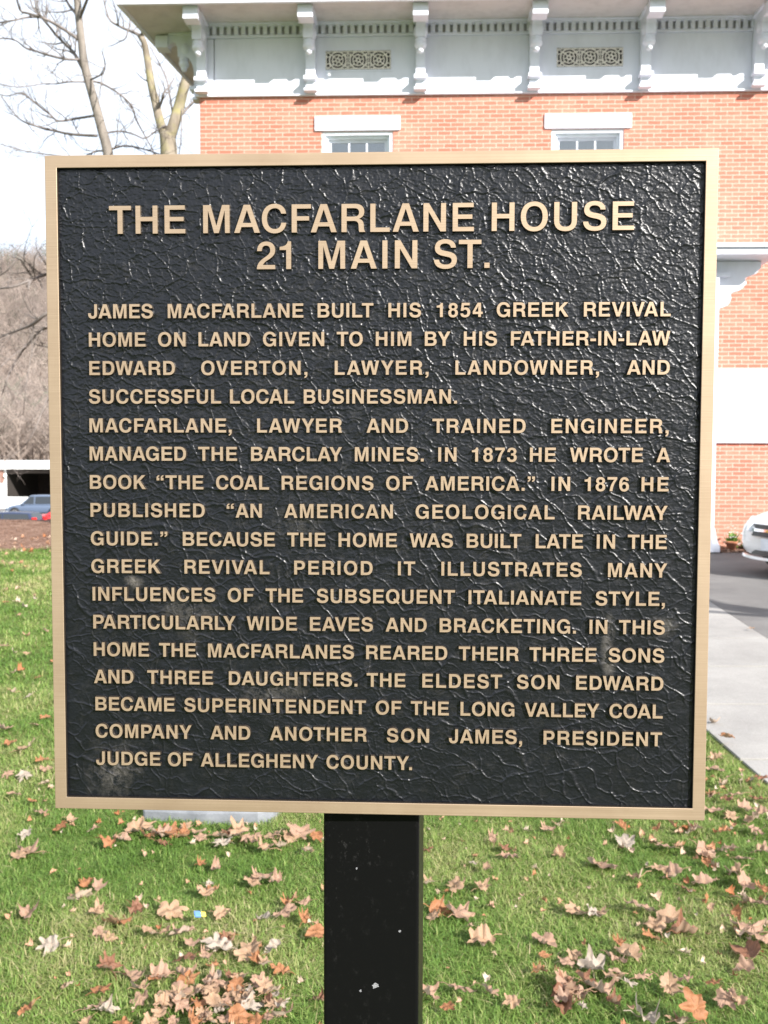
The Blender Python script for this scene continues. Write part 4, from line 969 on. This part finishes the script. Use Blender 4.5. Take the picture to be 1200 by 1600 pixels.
# leaves singled out by their look
p = px_ground(1087, 1584, .05); lf = leaf(p.x, p.y, .125, 'orange', 'large upright rust orange maple leaf nearest the camera at lower right', z=.055, tilt=.05, rz=.5, var=1); lf.rotation_euler = (R_(52), R_(-18), R_(25))
p = px_ground(1137, 1156, .04); leaf(p.x, p.y, .12, 'orange', 'lone tan orange leaf lying flat on the concrete walk', z=.045, tilt=.15)
p = px_ground(1192, 1217, .04); leaf(p.x, p.y, .10, 'brown', 'reddish brown leaf on the lower right edge of the walk', z=.045, tilt=.15)
p = px_ground(1174, 981, .04); leaf(p.x, p.y, .09, 'tan', 'small tan leaf at the kerb of the grey driveway', z=.03, tilt=.15)
# the rest of the litter, past counting: one object of small leaves on lawn, bed and drive
vv, ff, tt, off = [], [], [], 0
base_v, base_f, _ = make_leaf(4, .8); bv = np.array(base_v); bf = np.array(base_f)
rr_ = np.random.default_rng(21)
def litter(n, xr, yr, smin, smax, dz=.025, cond=None):
    global off
    for _ in range(n):
        x, y = rr_.uniform(*xr), rr_.uniform(*yr)
        if cond and not cond(x, y): continue
        s = rr_.uniform(smin, smax)*.5; a, b, c = rr_.uniform(-.6,.6), rr_.uniform(-.6,.6), rr_.uniform(0, 6.28)
        m = np.array(Matrix.Rotation(c, 3, 'Z') @ Matrix.Rotation(a, 3, 'X') @ Matrix.Rotation(b, 3, 'Y'))
        vv.append(bv@m.T*s+np.array([x, y, terr(x, y).item()+dz])); ff.append(bf+off); tt.append(np.full(len(bv), rr_.random())); off += len(bv)
litter(130, (-7.5, -1.7), (6.5, 15), .07, .12)
litter(150, (-14, -4.2), (14.4, 17.5), .07, .13, .06)
litter(60, (1.0, 1.85), (4.6, 9), .06, .11)
litter(50, (-1.7, 1.0), (5, 10), .06, .11)
litter(420, (-2, 1.8), (2.35, 4.6), .014, .042, .02)
litter(160, (.9, 1.8), (2.6, 4.4), .02, .06, .022)
def litter_mat():
    g = NT('leaf_litter'); g.set(Roughness=.7, Specular_IOR_Level=.2); a = g.n('ShaderNodeAttribute', attribute_name='tint')
    r = ramp(g, a.outputs['Fac'], [(0, (.26,.10,.04)), (.3, (.36,.20,.12)), (.6, (.36,.24,.165)), (1, (.42,.35,.28))]); g.l(r.outputs[0], g.b.inputs['Base Color']); return g.mat
o = np_mesh('leaf_litter', np.concatenate(vv), np.concatenate(ff), litter_mat(), None, True, {'tint': np.concatenate(tt)})
tag(o, 'small brown leaves thickly scattered over the back of the lawn', 'leaf litter', kind='stuff')
# blue and yellow scrap in the grass
p = px_ground(311, 1432, .045); sm = MB(); sm.box(-.016, .004, -.012, .012, 0, .006, 0); sm.box(.005, .02, -.012, .008, .002, .007, 1)
sp_ = sm.build('candy_wrapper', [simple('blue_foil', (.10,.22,.62), .35), simple('yellow_foil', (.75,.60,.10), .4)], None, bevel=.002); sp_.location = (p.x, p.y, .05); sp_.rotation_euler = (.3, .2, .4)
tag(sp_, 'tiny blue and yellow scrap of wrapper in the grass left of the post', 'litter')
# ================================================================== TREES
def bark(name, c1, c2, sc=7, lichen=None):
    g = NT(name); g.set(Roughness=.9, Specular_IOR_Level=.15)
    co = coords(g, (1, 1, .25)); n1 = noise(g, sc, 7, .7, co); r = ramp(g, n1.outputs['Fac'], [(.3, c1), (.65, c2)])
    last = r.outputs[0]
    if lichen:
        n2 = noise(g, 2.1, 5, .6, coords(g)); r2 = ramp(g, n2.outputs['Fac'], [(.48, (0,0,0)), (.66, (.7,.7,.7))]); m = g.n('ShaderNodeMixRGB'); g.l(r2.outputs[0], m.inputs[0]); g.l(last, m.inputs[1]); m.inputs[2].default_value = (*lichen, 1); last = m.outputs[0]
    g.l(last, g.b.inputs['Base Color']); bump(g, n1.outputs['Fac'], .7, .03); return g.mat
MAT['bark_grey'] = bark('grey_brown_bark', (.11,.097,.085), (.25,.22,.19))
MAT['bark_tan'] = bark('mottled_tan_bark', (.15,.125,.095), (.28,.24,.185), 5, (.27,.25,.11))
MAT['twig'] = bark('thin_grey_twig', (.13,.115,.105), (.23,.20,.185))
def smooth_poly(pts, rad, sub=4):
    P_ = [Vector(p) for p in pts]; o, r = [], []
    for i in range(len(P_)-1):
        p0, p1, p2, p3 = P_[max(i-1,0)], P_[i], P_[i+1], P_[min(i+2, len(P_)-1)]
        for k in range(sub):
            t = k/sub
            o.append(.5*((2*p1)+(p2-p0)*t+(2*p0-5*p1+4*p2-p3)*t*t+(3*p1-p0-3*p2+p3)*t**3)); r.append(rad[i]*(1-t)+rad[i+1]*t)
    o.append(P_[-1]); r.append(rad[-1]); return o, r
def grow(mb, pts, rad, r, level, dens, lmax, droop=0.0):
    """twigs along a branch"""
    L_ = sum((pts[i+1]-pts[i]).length for i in range(len(pts)-1)); n = int(dens*L_)
    for _ in range(n):
        i = r.randrange(max(1, len(pts)//6), len(pts)-1); p = pts[i]; d = (pts[i+1]-pts[i]).normalized()
        side = Vector((r.gauss(0,1), r.gauss(0,1), r.gauss(.25,.8))).normalized(); v = (d*.75+side*.75).normalized()
        ln = lmax*r.uniform(.35, 1)*(1-.45*i/len(pts)); q = [p]; k = 6
        for j in range(k):
            v = (v+Vector((r.gauss(0,.22), r.gauss(0,.22), r.gauss(.07-droop,.2)))).normalized(); q.append(q[-1]+v*ln/k)
        r0 = min(rad[i]*.55, .018 if level == 0 else .009); rr = [max(r0*(1-j/(k+.6)), .0022) for j in range(k+1)]
        mb.tube(q, rr, 4 if level else 5)
        if level < 2: grow(mb, q, rr, r, level+1, dens*1.25, ln*.55, droop)
def pxpath(pts, D, jit, r):
    o = []; d = D
    for i, (x, y) in enumerate(pts):
        if i: d += r.uniform(-jit, jit)
        o.append(px_at(x, y, d))
    return o
def bare_tree(name, label, D, trunk, widths, branches, bmat, seed, dens=1.6, lmax=1.6):
    r = random.Random(seed)
    base = px_at(*trunk[0], D); gz = terr(base.x, base.y).item()
    root = empty(name, (base.x, base.y, gz)); tag(root, label, 'tree', 'bare trees around the house')
    o = Vector((base.x, base.y, gz))
    tp = [Vector((base.x, base.y, gz-.1))-o, Vector((base.x, base.y, gz+.35))-o]; s = D/FPX/2
    tp += [p-o for p in pxpath(trunk, D, .0, r)]; w = [widths[0]*1.75*s, widths[0]*1.2*s]+[q*s for q in widths]
    tb = MB(); tb.tube(*smooth_poly(tp, w, 4), n=12)
    cr_ = MB()
    for b in branches:
        pts = b[0]; w0, w1 = b[1]*(1 if len(b) > 3 else .85), b[2]*(1 if len(b) > 3 else .85); trunkish = len(b) > 3 and b[3]
        P_ = [p-o for p in pxpath(pts, D, .55 if not trunkish else .12, r)]; rad = [(w0+(w1-w0)*i/(len(pts)-1))*s for i in range(len(pts))]
        P_, rad = smooth_poly(P_, rad, 4)
        (tb if trunkish else cr_).tube(P_, rad, 10 if trunkish else 6)
        grow(cr_, P_, rad, r, 0, dens*(.6 if trunkish else 1), lmax)
    grow(cr_, [p for p in smooth_poly(tp, w, 4)[0]][len(tp)*3:], [q for q in smooth_poly(tp, w, 4)[1]][len(tp)*3:], r, 0, dens*.5, lmax)
    tb.build('trunk', bmat, root, recalc=False); cr_.build('crown', MAT['twig'], root, recalc=False); return root
bare_tree('bare_tree', 'slender grey bare tree with long looping branches, left of the house', 20,
 [(190,600),(186,430),(176,300),(168,235),(160,205),(148,160),(138,125),(131,95),(127,60),(122,15),(117,-60),(110,-150),(106,-260)], [21,19.5,17.5,15.5,14.5,13.5,13,12.5,11.5,11,9,6,3],
 [([(123,62),(91,40),(64,27),(45,21),(32,16),(24,-8),(10,-40)], 6, 2.2), ([(64,27),(43,27),(20,32),(-5,35),(-40,30)], 4, 2),
  ([(136,120),(117,85),(103,70),(88,55),(76,40),(66,29),(50,8),(40,-30)], 7, 2.2), ([(88,55),(89,42),(83,28),(70,10)], 3, 1.5),
  ([(124,93),(101,92),(72,85),(54,79),(40,75),(24,63),(0,60),(-40,66)], 5, 2), ([(101,92),(88,80),(70,68)], 2.6, 1.4),
  ([(146,181),(120,185),(91,189),(78,178),(64,168),(48,155),(32,145),(10,150),(-20,140)], 4.6, 1.6),
  ([(151,212),(130,211),(107,209),(80,203),(53,196),(35,189),(25,180),(17,171),(2,150)], 5.4, 1.8),
  ([(164,208),(187,205),(207,209),(227,216),(245,204),(262,196)], 4, 1.6), ([(141,126),(160,131),(187,147),(205,165),(213,187),(227,213),(240,237),(250,262)], 4, 1.8),
  ([(140,125),(160,115),(164,99),(160,83)], 3.6, 1.6), ([(160,115),(158,130),(155,155)], 2.4, 1.4), ([(171,234),(192,228),(212,230),(235,236),(262,246)], 4, 2), ([(170,236),(152,236),(138,242),(118,252)], 4, 2),
  ([(118,20),(108,8),(100,-10),(85,-60)], 6, 2), ([(133,128),(107,128),(87,131),(67,131),(27,136),(-10,128)], 3, 1.4), ([(124,30),(134,5),(150,-40),(160,-100)], 6, 2.4), ([(165,248),(120,246),(80,242),(40,236),(0,225)], 3, 1.6),
  # the low drooping limbs seen under the sky line
  ([(184,440),(120,470),(73,490),(52,506),(26,517),(0,527),(-40,545)], 8, 3), ([(182,470),(110,500),(68,514),(42,540),(26,563),(12,590),(4,615)], 6.5, 2), ([(42,540),(20,556),(2,572)], 3, 1.5),
  ([(180,400),(110,418),(68,430),(50,437),(20,448),(0,451),(-30,458)], 7, 2.4), ([(52,436),(38,415),(29,405),(12,422),(-5,434)], 4, 1.6), ([(50,437),(46,442),(44,452)], 6, 3), ([(60,517),(48,560),(40,610),(36,650)], 2.4, 1.2), ([(75,620),(50,680),(28,706),(4,722)], 2.6, 1.2), ([(182,520),(110,590),(72,628)], 4, 2.6)],
 MAT['bark_grey'], 5, 4.4, 1.35)
bare_tree('bare_tree', 'stout mottled tan tree forking into two limbs by the eave', 27,
 [(268,600),(267,430),(265,320),(264,245),(263,225),(261,208)], [34,31,28,26,25,23],
 [([(258,214),(250,190),(243,160),(237,135),(233,110),(229,85),(225,66),(218,55)], 15, 8.5, True), ([(218,55),(208,50),(200,47),(185,40),(170,28),(160,-10)], 6.5, 2.5),
  ([(265,214),(273,190),(280,165),(288,135),(297,105),(310,60),(322,10),(330,-60)], 19, 11, True), ([(274,190),(290,172),(304,158),(325,140)], 6, 2.6), ([(224,62),(222,40),(230,10),(236,-40)], 6, 2.4),
  ([(246,172),(252,160),(256,145),(264,136),(272,122)], 5, 2.4), ([(270,180),(267,160),(262,130),(252,105),(243,88),(234,72)], 3.8, 1.6), ([(200,47),(196,60),(185,66),(174,72)], 3, 1.3), ([(185,40),(182,20),(176,0)], 3, 1.4), ([(236,130),(222,122),(212,112)], 3, 1.2), ([(262,205),(258,196),(246,204),(236,208)], 4, 1.8), ([(283,155),(284,190),(282,225),(278,250)], 2.6, 1.6)],
 MAT['bark_tan'], 9, 3.0, 1.5)
# bare street trees to the right, out of the frame; their shadows cross the drive and the brick
def street_tree(x, y, h, rad, seed, label):
    r = random.Random(seed); root = empty('bare_tree', (x, y, 0)); tag(root, label, 'tree', 'bare trees around the house')
    tb, cr_ = MB(), MB(); tp = [Vector((0,0,-.1)), Vector((0,0,.4)), Vector((.05,0,h*.25)), Vector((.02,.06,h*.5)), Vector((-.1,.02,h*.75)), Vector((-.05,.1,h))]
    tr = [rad*1.5, rad*1.1, rad, rad*.75, rad*.45, .02]; P_, R2 = smooth_poly(tp, tr); tb.tube(P_, R2, 12)
    for k in range(15):
        z = h*r.uniform(.22, .88); a = k*2.4+r.uniform(-.4,.4); ln = (h*1.1-z)*r.uniform(.42,.62); v = Vector((math.cos(a), math.sin(a), .55)).normalized(); q = [Vector((0,0,z))]
        for j in range(8): v = (v+Vector((r.gauss(0,.15), r.gauss(0,.15), r.gauss(.03,.12)))).normalized(); q.append(q[-1]+v*ln/8)
        rr = [max(rad*.42*(1-z/h*.5)*(1-j/8.5), .006) for j in range(9)]; tb.tube(q, rr, 6); grow(cr_, q, rr, r, 0, 1.5, 1.6)
    tb.build('trunk', MAT['bark_grey'], root, recalc=False); cr_.build('crown', MAT['twig'], root, recalc=False)
street_tree(8.6, 3.7, 10, .24, 31, 'bare grey tree standing by the near end of the driveway')
street_tree(14.9, 4.4, 11, .30, 32, 'thick bare grey tree beyond the right side of the driveway')
# ================================================================== WOODED HILL
vvh, ffh, th_, off = [], [], [], 0
rh = np.random.default_rng(5)
def hill_tree(x, y, h, tint):
    global off
    z = terr(x, y).item(); V_, F_ = [], []
    def stroke(p, q, w0, w1):
        p, q = np.array(p), np.array(q); d = q-p; s = np.cross(d, (0.3, 1, .2)); s /= np.linalg.norm(s)+1e-9; t = np.cross(d, s); t /= np.linalg.norm(t)+1e-9; b = len(V_)
        for an in (0, 2.09, 4.19): V_.append(p+(s*math.cos(an)+t*math.sin(an))*w0)
        for an in (0, 2.09, 4.19): V_.append(q+(s*math.cos(an)+t*math.sin(an))*w1)
        for k in range(3): k2 = (k+1)%3; F_.append((b+k, b+k2, b+3+k2)); F_.append((b+k, b+3+k2, b+3+k))
    stroke((x,y,z-.3), (x+rh.normal(0,.4), y, z+h*.75), .15, .05)
    for k in range(16):
        z0 = z+h*rh.uniform(.25,.7); a = rh.uniform(0,6.28); l = h*rh.uniform(.16,.34); e = (x+l*math.cos(a)*.8, y+l*math.sin(a)*.8, z0+l*.75)
        stroke((x,y,z0), e, .06, .03)
        for j in range(6):
            a2 = rh.uniform(0,6.28); l2 = l*rh.uniform(.3,.7); stroke(e if j else ((x+e[0])/2,(y+e[1])/2,(z0+e[2])/2), (e[0]+l2*math.cos(a2)*.7, e[1]+l2*math.sin(a2)*.7, e[2]+l2*rh.uniform(-.1,.9)), .024, .010)
    vvh.append(np.array(V_)); ffh.append(np.array(F_)+off); th_.append(np.full(len(V_), tint)); off += len(V_)
for _ in range(1150):
    y = rh.uniform(125, 330); s = -rh.uniform(.28, .50); hill_tree(s*y, y, rh.uniform(9, 15), rh.random())
for _ in range(160):
    y = rh.uniform(200, 330); hill_tree(rh.uniform(-.28, .2)*y, y, rh.uniform(9, 15), rh.random())
def wood_mat():
    g = NT('far_bare_wood'); g.set(Roughness=.95, Specular_IOR_Level=.1); a = g.n('ShaderNodeAttribute', attribute_name='tint')
    r = ramp(g, a.outputs['Fac'], [(0, (.23,.19,.17)), (.5, (.29,.24,.21)), (.9, (.35,.29,.25)), (1, (.10,.15,.10))]); g.l(r.outputs[0], g.b.inputs['Base Color']); return g.mat
o = np_mesh('woodland', np.concatenate(vvh), np.concatenate(ffh), wood_mat(), None, False, {'tint': np.concatenate(th_)})
tag(o, 'leafless grey brown woodland covering the far hillside', 'woodland', kind='stuff')
# ================================================================== CARPORT ON THE LOWER LOT
gx0 = px_at(0, 760, 95).x
cp = empty('carport', (gx0, 95, -3.4)); tag(cp, 'long low carport with white roof edge and dark open bay below the hill', 'carport')
W1 = simple('white_siding', (.80,.80,.79), .6)
m = MB(); m.box(-9, 22, -.6, 10, 3.62, 4.42); m.build('roof', W1, cp, bevel=.03)
m = MB(); m.box(-9, .66, 0, 9.5, 0, 3.6); m.build('wall', W1, cp, bevel=.02)
m = MB(); m.box(.68, 21, 8.5, 9.5, 0, 3.6); m.box(20.5, 21, 0, 8.5, 0, 3.6); m.build('back_wall', simple('dark_brown_boards', (.05,.036,.03), .9, 0, .3, 3), cp)
m = MB(); m.box(.665, .70, .0, 8.5, 0, 3.6); m.box(.7, 20.5, .4, 8.45, -.003, .02); m.build('bay_shade_panel', simple('painted_bay_shade', (.035,.028,.024), .95), cp)  # added dark side panel and floor; the bay's shade is in their colour
m = MB(); m.box(.7, 20.5, .05, .3, 3.2, 3.6); m.box(.7, 20.5, .35, 8.4, 3.52, 3.6); m.build('beam', simple('brown_beam', (.05,.036,.03), .8), cp)
for x in (7.2, 13.8):
    m = MB(); m.box(x, x+.28, .05, .33, 0, 3.2); m.build('post', W1, cp)
m = MB(); m.box(.05, .42, -.2, -.005, 2.3, 3.5); lp = m.build('lamp_bracket', simple('rusty_brown_box', (.22,.12,.09), .7), cp, bevel=.02)
m = MB(); m.lathe([(.02,-.14),(.14,-.10),(.18,0),(.14,.10),(.02,.14)], (.62, -.28, 2.95), 12); m.build('lamp_globe', simple('white_globe', (.85,.85,.82), .3), lp)
m = MB(); m.box(-9, 3, -4.5, -.7, 0, .95); m.build('low_wall', W1, cp, bevel=.02)
# ================================================================== CARS
MAT['rubber'] = simple('black_rubber', (.018,.018,.018), .75)
MAT['rim'] = simple('alloy_rim', (.45,.45,.46), .3, .9)
MAT['carglass'] = simple('tinted_car_glass', (.022,.027,.032), .06, 0, .05, 1, .9)
MAT['lens'] = simple('clear_lamp_lens', (.62,.64,.66), .08, .3, .05, 5, .9)
MAT['tail'] = simple('red_lamp_lens', (.55,.02,.02), .15)
MAT['grille'] = simple('black_grille', (.03,.03,.032), .4)
MAT['chrome'] = simple('chrome', (.75,.75,.76), .12, 1)
MAT['plate'] = simple('licence_plate', (.66,.69,.74), .45)
MAT['gold'] = simple('gold_emblem', (.65,.45,.12), .3, .8)
def paint(name, c): return simple(name, c, .3, 0, .02, 3, .5, 0, .6)
def car(name, label, cat, paintm, loc, rz, L=4.7, W=1.80, H=1.45, kind='sedan', detail=True):
    root = empty(name, loc, rz); tag(root, label, cat)
    # stations along x (front = +x): x, half width, sill z, shoulder z, top z
    h = L/2; S = W/2
    tail_top = .98 if kind == 'sedan' else 1.02
    st = [(-h, .76*S, .40, .66, .80), (-h+.06, .86*S, .26, .72, .93), (-h+.35, .95*S, .24, .80, tail_top), (-h+.9, 1.0*S, .22, .84, tail_top+.02), (-.6, 1.0*S, .20, .86, 1.0),
          (.4, 1.0*S, .20, .86, 1.0), (h-1.35, .99*S, .20, .84, .98), (h-.75, .95*S, .21, .79, .91), (h-.32, .88*S, .22, .72, .80), (h-.10, .76*S, .24, .63, .70), (h-.01, .58*S, .30, .54, .60)]
    def sect(w, z0, zs, zt):
        pr = [(0, z0), (.80*w, z0), (.95*w, z0+.07), (1.0*w, z0+(zs-z0)*.45), (.985*w, zs-.05), (.93*w, zs+.01), (.80*w, zs+(zt-zs)*.55), (.45*w, zt-.008), (0, zt)]
        return pr + [(-a, b) for a, b in reversed(pr[1:-1])]
    mb = MB(); v = []; f = []
    for (x, w, z0, zs, zt) in st:
        for (y, z) in sect(w, z0, zs, zt): v.append((x, y, z))
    n = 16
    for i in range(len(st)-1):
        for k in range(n): f.append((i*n+k, i*n+(k+1)%n, (i+1)*n+(k+1)%n, (i+1)*n+k))
    f.append(tuple(range(n))); f.append(tuple((len(st)-1)*n+k for k in reversed(range(n))))
    mb.add(v, f, 0, True); mb.build('body', paintm, root, sub=2)
    # cabin: pillars and roof as a shell, glass set proud of it
    zb = .95; r = H
    if kind == 'sedan': xs_ = [(-h+.75, zb), (-h+1.45, r-.04), (-.25, r), (.35, r-.03), (1.15, zb)]
    else: xs_ = [(-h+.10, zb), (-h+.45, r-.05), (-.45, r), (.35, r-.03), (1.15, zb)]
    mb = MB(); v = []; f = []
    for (x, z) in xs_:
        t = (z-zb)/(r-zb); w0 = .90*S; w1 = (.90-.20*t)*S
        v += [(x, -w0 if t < .05 else -(w1), z if t < .05 else z-.05), (x, -w1*.86, z), (x, w1*.86, z), (x, w0 if t < .05 else w1, z if t < .05 else z-.05)]
    for i in range(4):
        for k in range(3): f.append((i*4+k, i*4+k+1, i*4+4+k+1, i*4+4+k))
    # side skirts of the cabin down to the belt line
    b = len(v)
    for s in (-1, 1):
        for (x, z) in xs_: v.append((x, s*.90*S, zb-.04))
    for q, kk in ((0, 0), (1, 3)):
        for i in range(4): f.append((b+q*5+i, b+q*5+i+1, (i+1)*4+kk, i*4+kk))
    mb.add(v, f, 0, True); mb.build('cabin', paintm, root, bevel=.03, seg=3)
    def pane(nm, q4, out, mat=MAT['carglass']):
        m_ = MB(); o_ = Vector(out).normalized()*.014; i_ = -Vector(out).normalized()*.02
        vv_ = [Vector(p)+o_ for p in q4]+[Vector(p)+i_ for p in q4]
        m_.add(vv_, [(0,1,2,3),(7,6,5,4),(0,4,5,1),(1,5,6,2),(2,6,7,3),(3,7,4,0)]); return m_.build(nm, mat, root, bevel=.008)
    def cp_(i, t, y):   # point between stations i and i+1
        a, b_ = xs_[i], xs_[i+1]; return a[0]+(b_[0]-a[0])*t, a[1]+(b_[1]-a[1])*t
    x0, z0 = cp_(3, .93, 0); x1, z1 = cp_(3, .10, 0); pane('windshield', [(x0,-.80*S,z0),(x0,.80*S,z0),(x1,.60*S,z1-.005),(x1,-.60*S,z1-.005)], (.55,0,.8))
    x0, z0 = cp_(0, .10, 0); x1, z1 = cp_(0, .90, 0); pane('rear_window', [(x0,.78*S,z0),(x0,-.78*S,z0),(x1,-.60*S,z1),(x1,.60*S,z1)], (-.6,0,.75))
    zt = r-.13; 
    for s in (-1, 1):
        xa = xs_[0][0]; xr = xs_[1][0]
        for nm, A, B, C_, D in (('side_window', (.05, .99), (.92, .99), (.38, zt), (.05, zt)), ('side_window', (xr-.10 if kind == 'sedan' else xr-.1, 1.0), (-.05, .99), (-.05, zt), (xr+.08, zt))):
            yl = lambda z: s*(.90-.20*(z-zb)/(r-zb)+.004)*S
            q4 = [(x, yl(z), z) for x, z in (A, B, C_, D)]
            if s < 0: q4 = q4
            else: q4 = list(reversed(q4))
            pane(nm, q4, (0, s, .25))
    for sx in (-1, 1):
        for s in (-1, 1):
            cx = sx*(h-.92) if sx > 0 else -(h-.98)
            m_ = MB(); m_.lathe([(.20,-.10),(.30,-.10),(.325,-.07),(.33,0),(.325,.07),(.30,.10),(.20,.10)], (cx, s*(S-.085), .33), 28, 0, 'y')
            wh = m_.build('wheel', MAT['rubber'], root)
            m_ = MB(); ys_ = s*(S-.085)+s*.085
            m_.lathe([(.205,-.05*s),(.215,.018*s),(.19,.02*s),(.17,-.005*s),(.02,-.002*s)] , (cx, ys_, .33), 28, 0, 'y')
            for q in range(5):
                a = q*2*math.pi/5; m_.prism([(cx+.03*math.cos(a+.8)+0, .33+.03*math.sin(a+.8)), (cx+.185*math.cos(a+.14), .33+.185*math.sin(a+.14)), (cx+.185*math.cos(a-.14), .33+.185*math.sin(a-.14)), (cx+.03*math.cos(a-.8), .33+.03*math.sin(a-.8))], ys_+.001*s, ys_+.018*s, 'y')
            m_.build('rim', MAT['rim'], wh)
            m_ = MB(); m_.tube([(cx+.37*math.cos(t*math.pi/14), s*(S-.012), .33+.37*math.sin(t*math.pi/14)) for t in range(-1, 16)], .028, 6); m_.build('arch', MAT['rubber'], wh)
    # lamps
    for s in (-1, 1):
        m_ = MB(); pts = [(h-.05, .46), (h-.16, .70), (h-.34, .84), (h-.42, .83)]
        v = []
        for (x, yk) in pts:
            zlo = .56 if x > h-.2 else .60; zhi = .66 if x > h-.2 else .73
            v += [(x+.03, s*yk*S, zlo), (x-.02, s*yk*S*.985, zhi)]
        m_.add(v, [(0,2,3,1),(2,4,5,3),(4,6,7,5)]); o = m_.build('headlight', MAT['lens'], root)
        md = o.modifiers.new('solid', 'SOLIDIFY'); md.thickness = .05; md.offset = 0
        m_ = MB(); m_.box(-h-.005, -h+.22, min(s*.60*S, s*.90*S), max(s*.60*S, s*.90*S), .70, .86 if kind == 'sedan' else 1.12); m_.build('tail_light', MAT['tail'], root, bevel=.02)
        m_ = MB(); m_.lathe([(.03,-.07),(.07,-.05),(.085,0),(.07,.05),(.03,.07)], (.88, s*(S+.06), 1.0), 10, 0, 'y'); m_.build('mirror', paintm, root)
    def face(nm, ya, yb, za, zb_, mat, xo=0, par=None, bev=.006):
        m_ = MB(); n_ = 8; v = []; f = []
        for k in range(n_+1):
            y = ya+(yb-ya)*k/n_; x = h+.012-.23*(abs(y)/(.78*S))**2.2+xo
            for (z, dx) in ((za, .0), (zb_, -.02*(zb_-za)/.1)): v.append((x+dx, y, z))
        for k in range(n_): f.append((2*k, 2*k+2, 2*k+3, 2*k+1))
        m_.add(v, f); o = m_.build(nm, mat, par or root); md = o.modifiers.new('solid', 'SOLIDIFY'); md.thickness = .05; md.offset = 0; return o
    gl = face('grille', -.44*S, .44*S, .505, .565, MAT['grille']); face('grille', -.47*S, .47*S, .60, .655, MAT['grille'], -.03)
    face('grille_bar', -.46*S, .46*S, .566, .60, MAT['chrome'], .004)
    m_ = MB(); x = h+.03; m_.box(x, x+.012, -.06, .06, .573, .594); m_.box(x, x+.014, -.026, .026, .564, .603); m_.build('emblem', MAT['gold'], root, bevel=.003)
    face('air_intake', -.45*S, .45*S, .27, .325, MAT['grille'], -.015)
    for s in (-1, 1): face('fog_lamp_recess', s*.62*S, s*.80*S, .30, .37, MAT['grille'], -.0)
    m_ = MB(); m_.box(h+.022, h+.034, -.152, .152, .34, .49); pl_ = m_.build('licence_plate', MAT['plate'], root, bevel=.004)
    face('front_lip', -.80*S, .80*S, .215, .25, paintm, .03)
    m_ = MB(); m_.box(-h-.02, -h+.1, -.5*S, .5*S, .36, .44); m_.build('rear_bumper_strip', MAT['grille'], root, bevel=.01)
    return root
car('sedan_car', 'white sedan with split grille parked nose in at the right edge of the picture', 'car', paint('white_car_paint', (.80,.80,.80)), (7.0, 12.82, .006), R_(200), 4.7, 1.80, 1.44)
zl = -3.394
car('station_wagon', 'silver station wagon parked in front of the dark carport', 'car', paint('silver_car_paint', (.085,.115,.175)), (-28.45, 80, zl), R_(182), 5.0, 1.82, 1.72, 'wagon')
car('hatchback_car', 'dark navy car, mostly hidden behind the mulch bank below the silver wagon', 'car', paint('navy_car_paint', (.02,.03,.07)), (-22.75, 59, zl+.1), R_(172), 4.2, 1.75, 1.45, 'wagon')
car('sedan_car', 'red car at the edge of the plaque on the lower lot', 'car', paint('red_car_paint', (.45,.02,.025)), (-21.2, 66, zl), R_(8), 4.6, 1.8, 1.45)
# ================================================================== PLANTS BY THE PORCH
def plant(x, y, h, seed, label, flowers):
    r = random.Random(seed); root = empty('flowering_plant', (x, y, .03)); tag(root, label, 'plant', 'plants in the bed by the porch')
    lf_, fl_ = MB(), MB()
    for k in range(60):
        a = r.uniform(0, 6.28); e = r.uniform(.3, 1.4); ln = h*r.uniform(.5, 1.1); d = Vector((math.cos(a)*math.cos(e), math.sin(a)*math.cos(e), math.sin(e)))
        s = Vector((-math.sin(a), math.cos(a), 0))*.022; p = d*ln; p2 = d*ln*.55+Vector((0,0,.02)); lf_.add([(0,0,0), tuple(p2+s), tuple(p+Vector((0,0,-.03))), tuple(p2-s)], [(0,1,2,3)])
        if k < flowers:
            c = p+Vector((0,0,.02))
            for q in range(5):
                b = q*1.257; u = Vector((math.cos(b), math.sin(b), .35))*.032; w_ = Vector((-math.sin(b), math.cos(b), 0))*.016; fl_.add([tuple(c), tuple(c+u*.6+w_), tuple(c+u), tuple(c+u*.6-w_)], [(0,1,2,3)])
    lf_.build('foliage', MAT['plantleaf'], root, recalc=False)
    if flowers: fl_.build('blossom', MAT['petal'], root, recalc=False)
MAT['plantleaf'] = simple('bright_green_leaf', (.12,.22,.035), .5, 0, .4, 30)
MAT['petal'] = simple('white_petal', (.8,.8,.78), .6)
plant(5.62, 15.70, .34, 1, 'bright green plant with white flowers by the foot of the porch post', 22)
plant(5.82, 15.62, .28, 2, 'small green plant with a few white flowers next to the white car', 10)
pt = MB(); pt.lathe([(.06,0),(.085,.10),(.095,.10),(.095,.125),(.08,.125),(.075,.10)], (5.50, 15.38, .05), 14); o = pt.build('flower_pot', simple('terracotta', (.42,.17,.09), .8)); tag(o, 'small terracotta pot at the edge of the bed by the porch', 'flower pot')
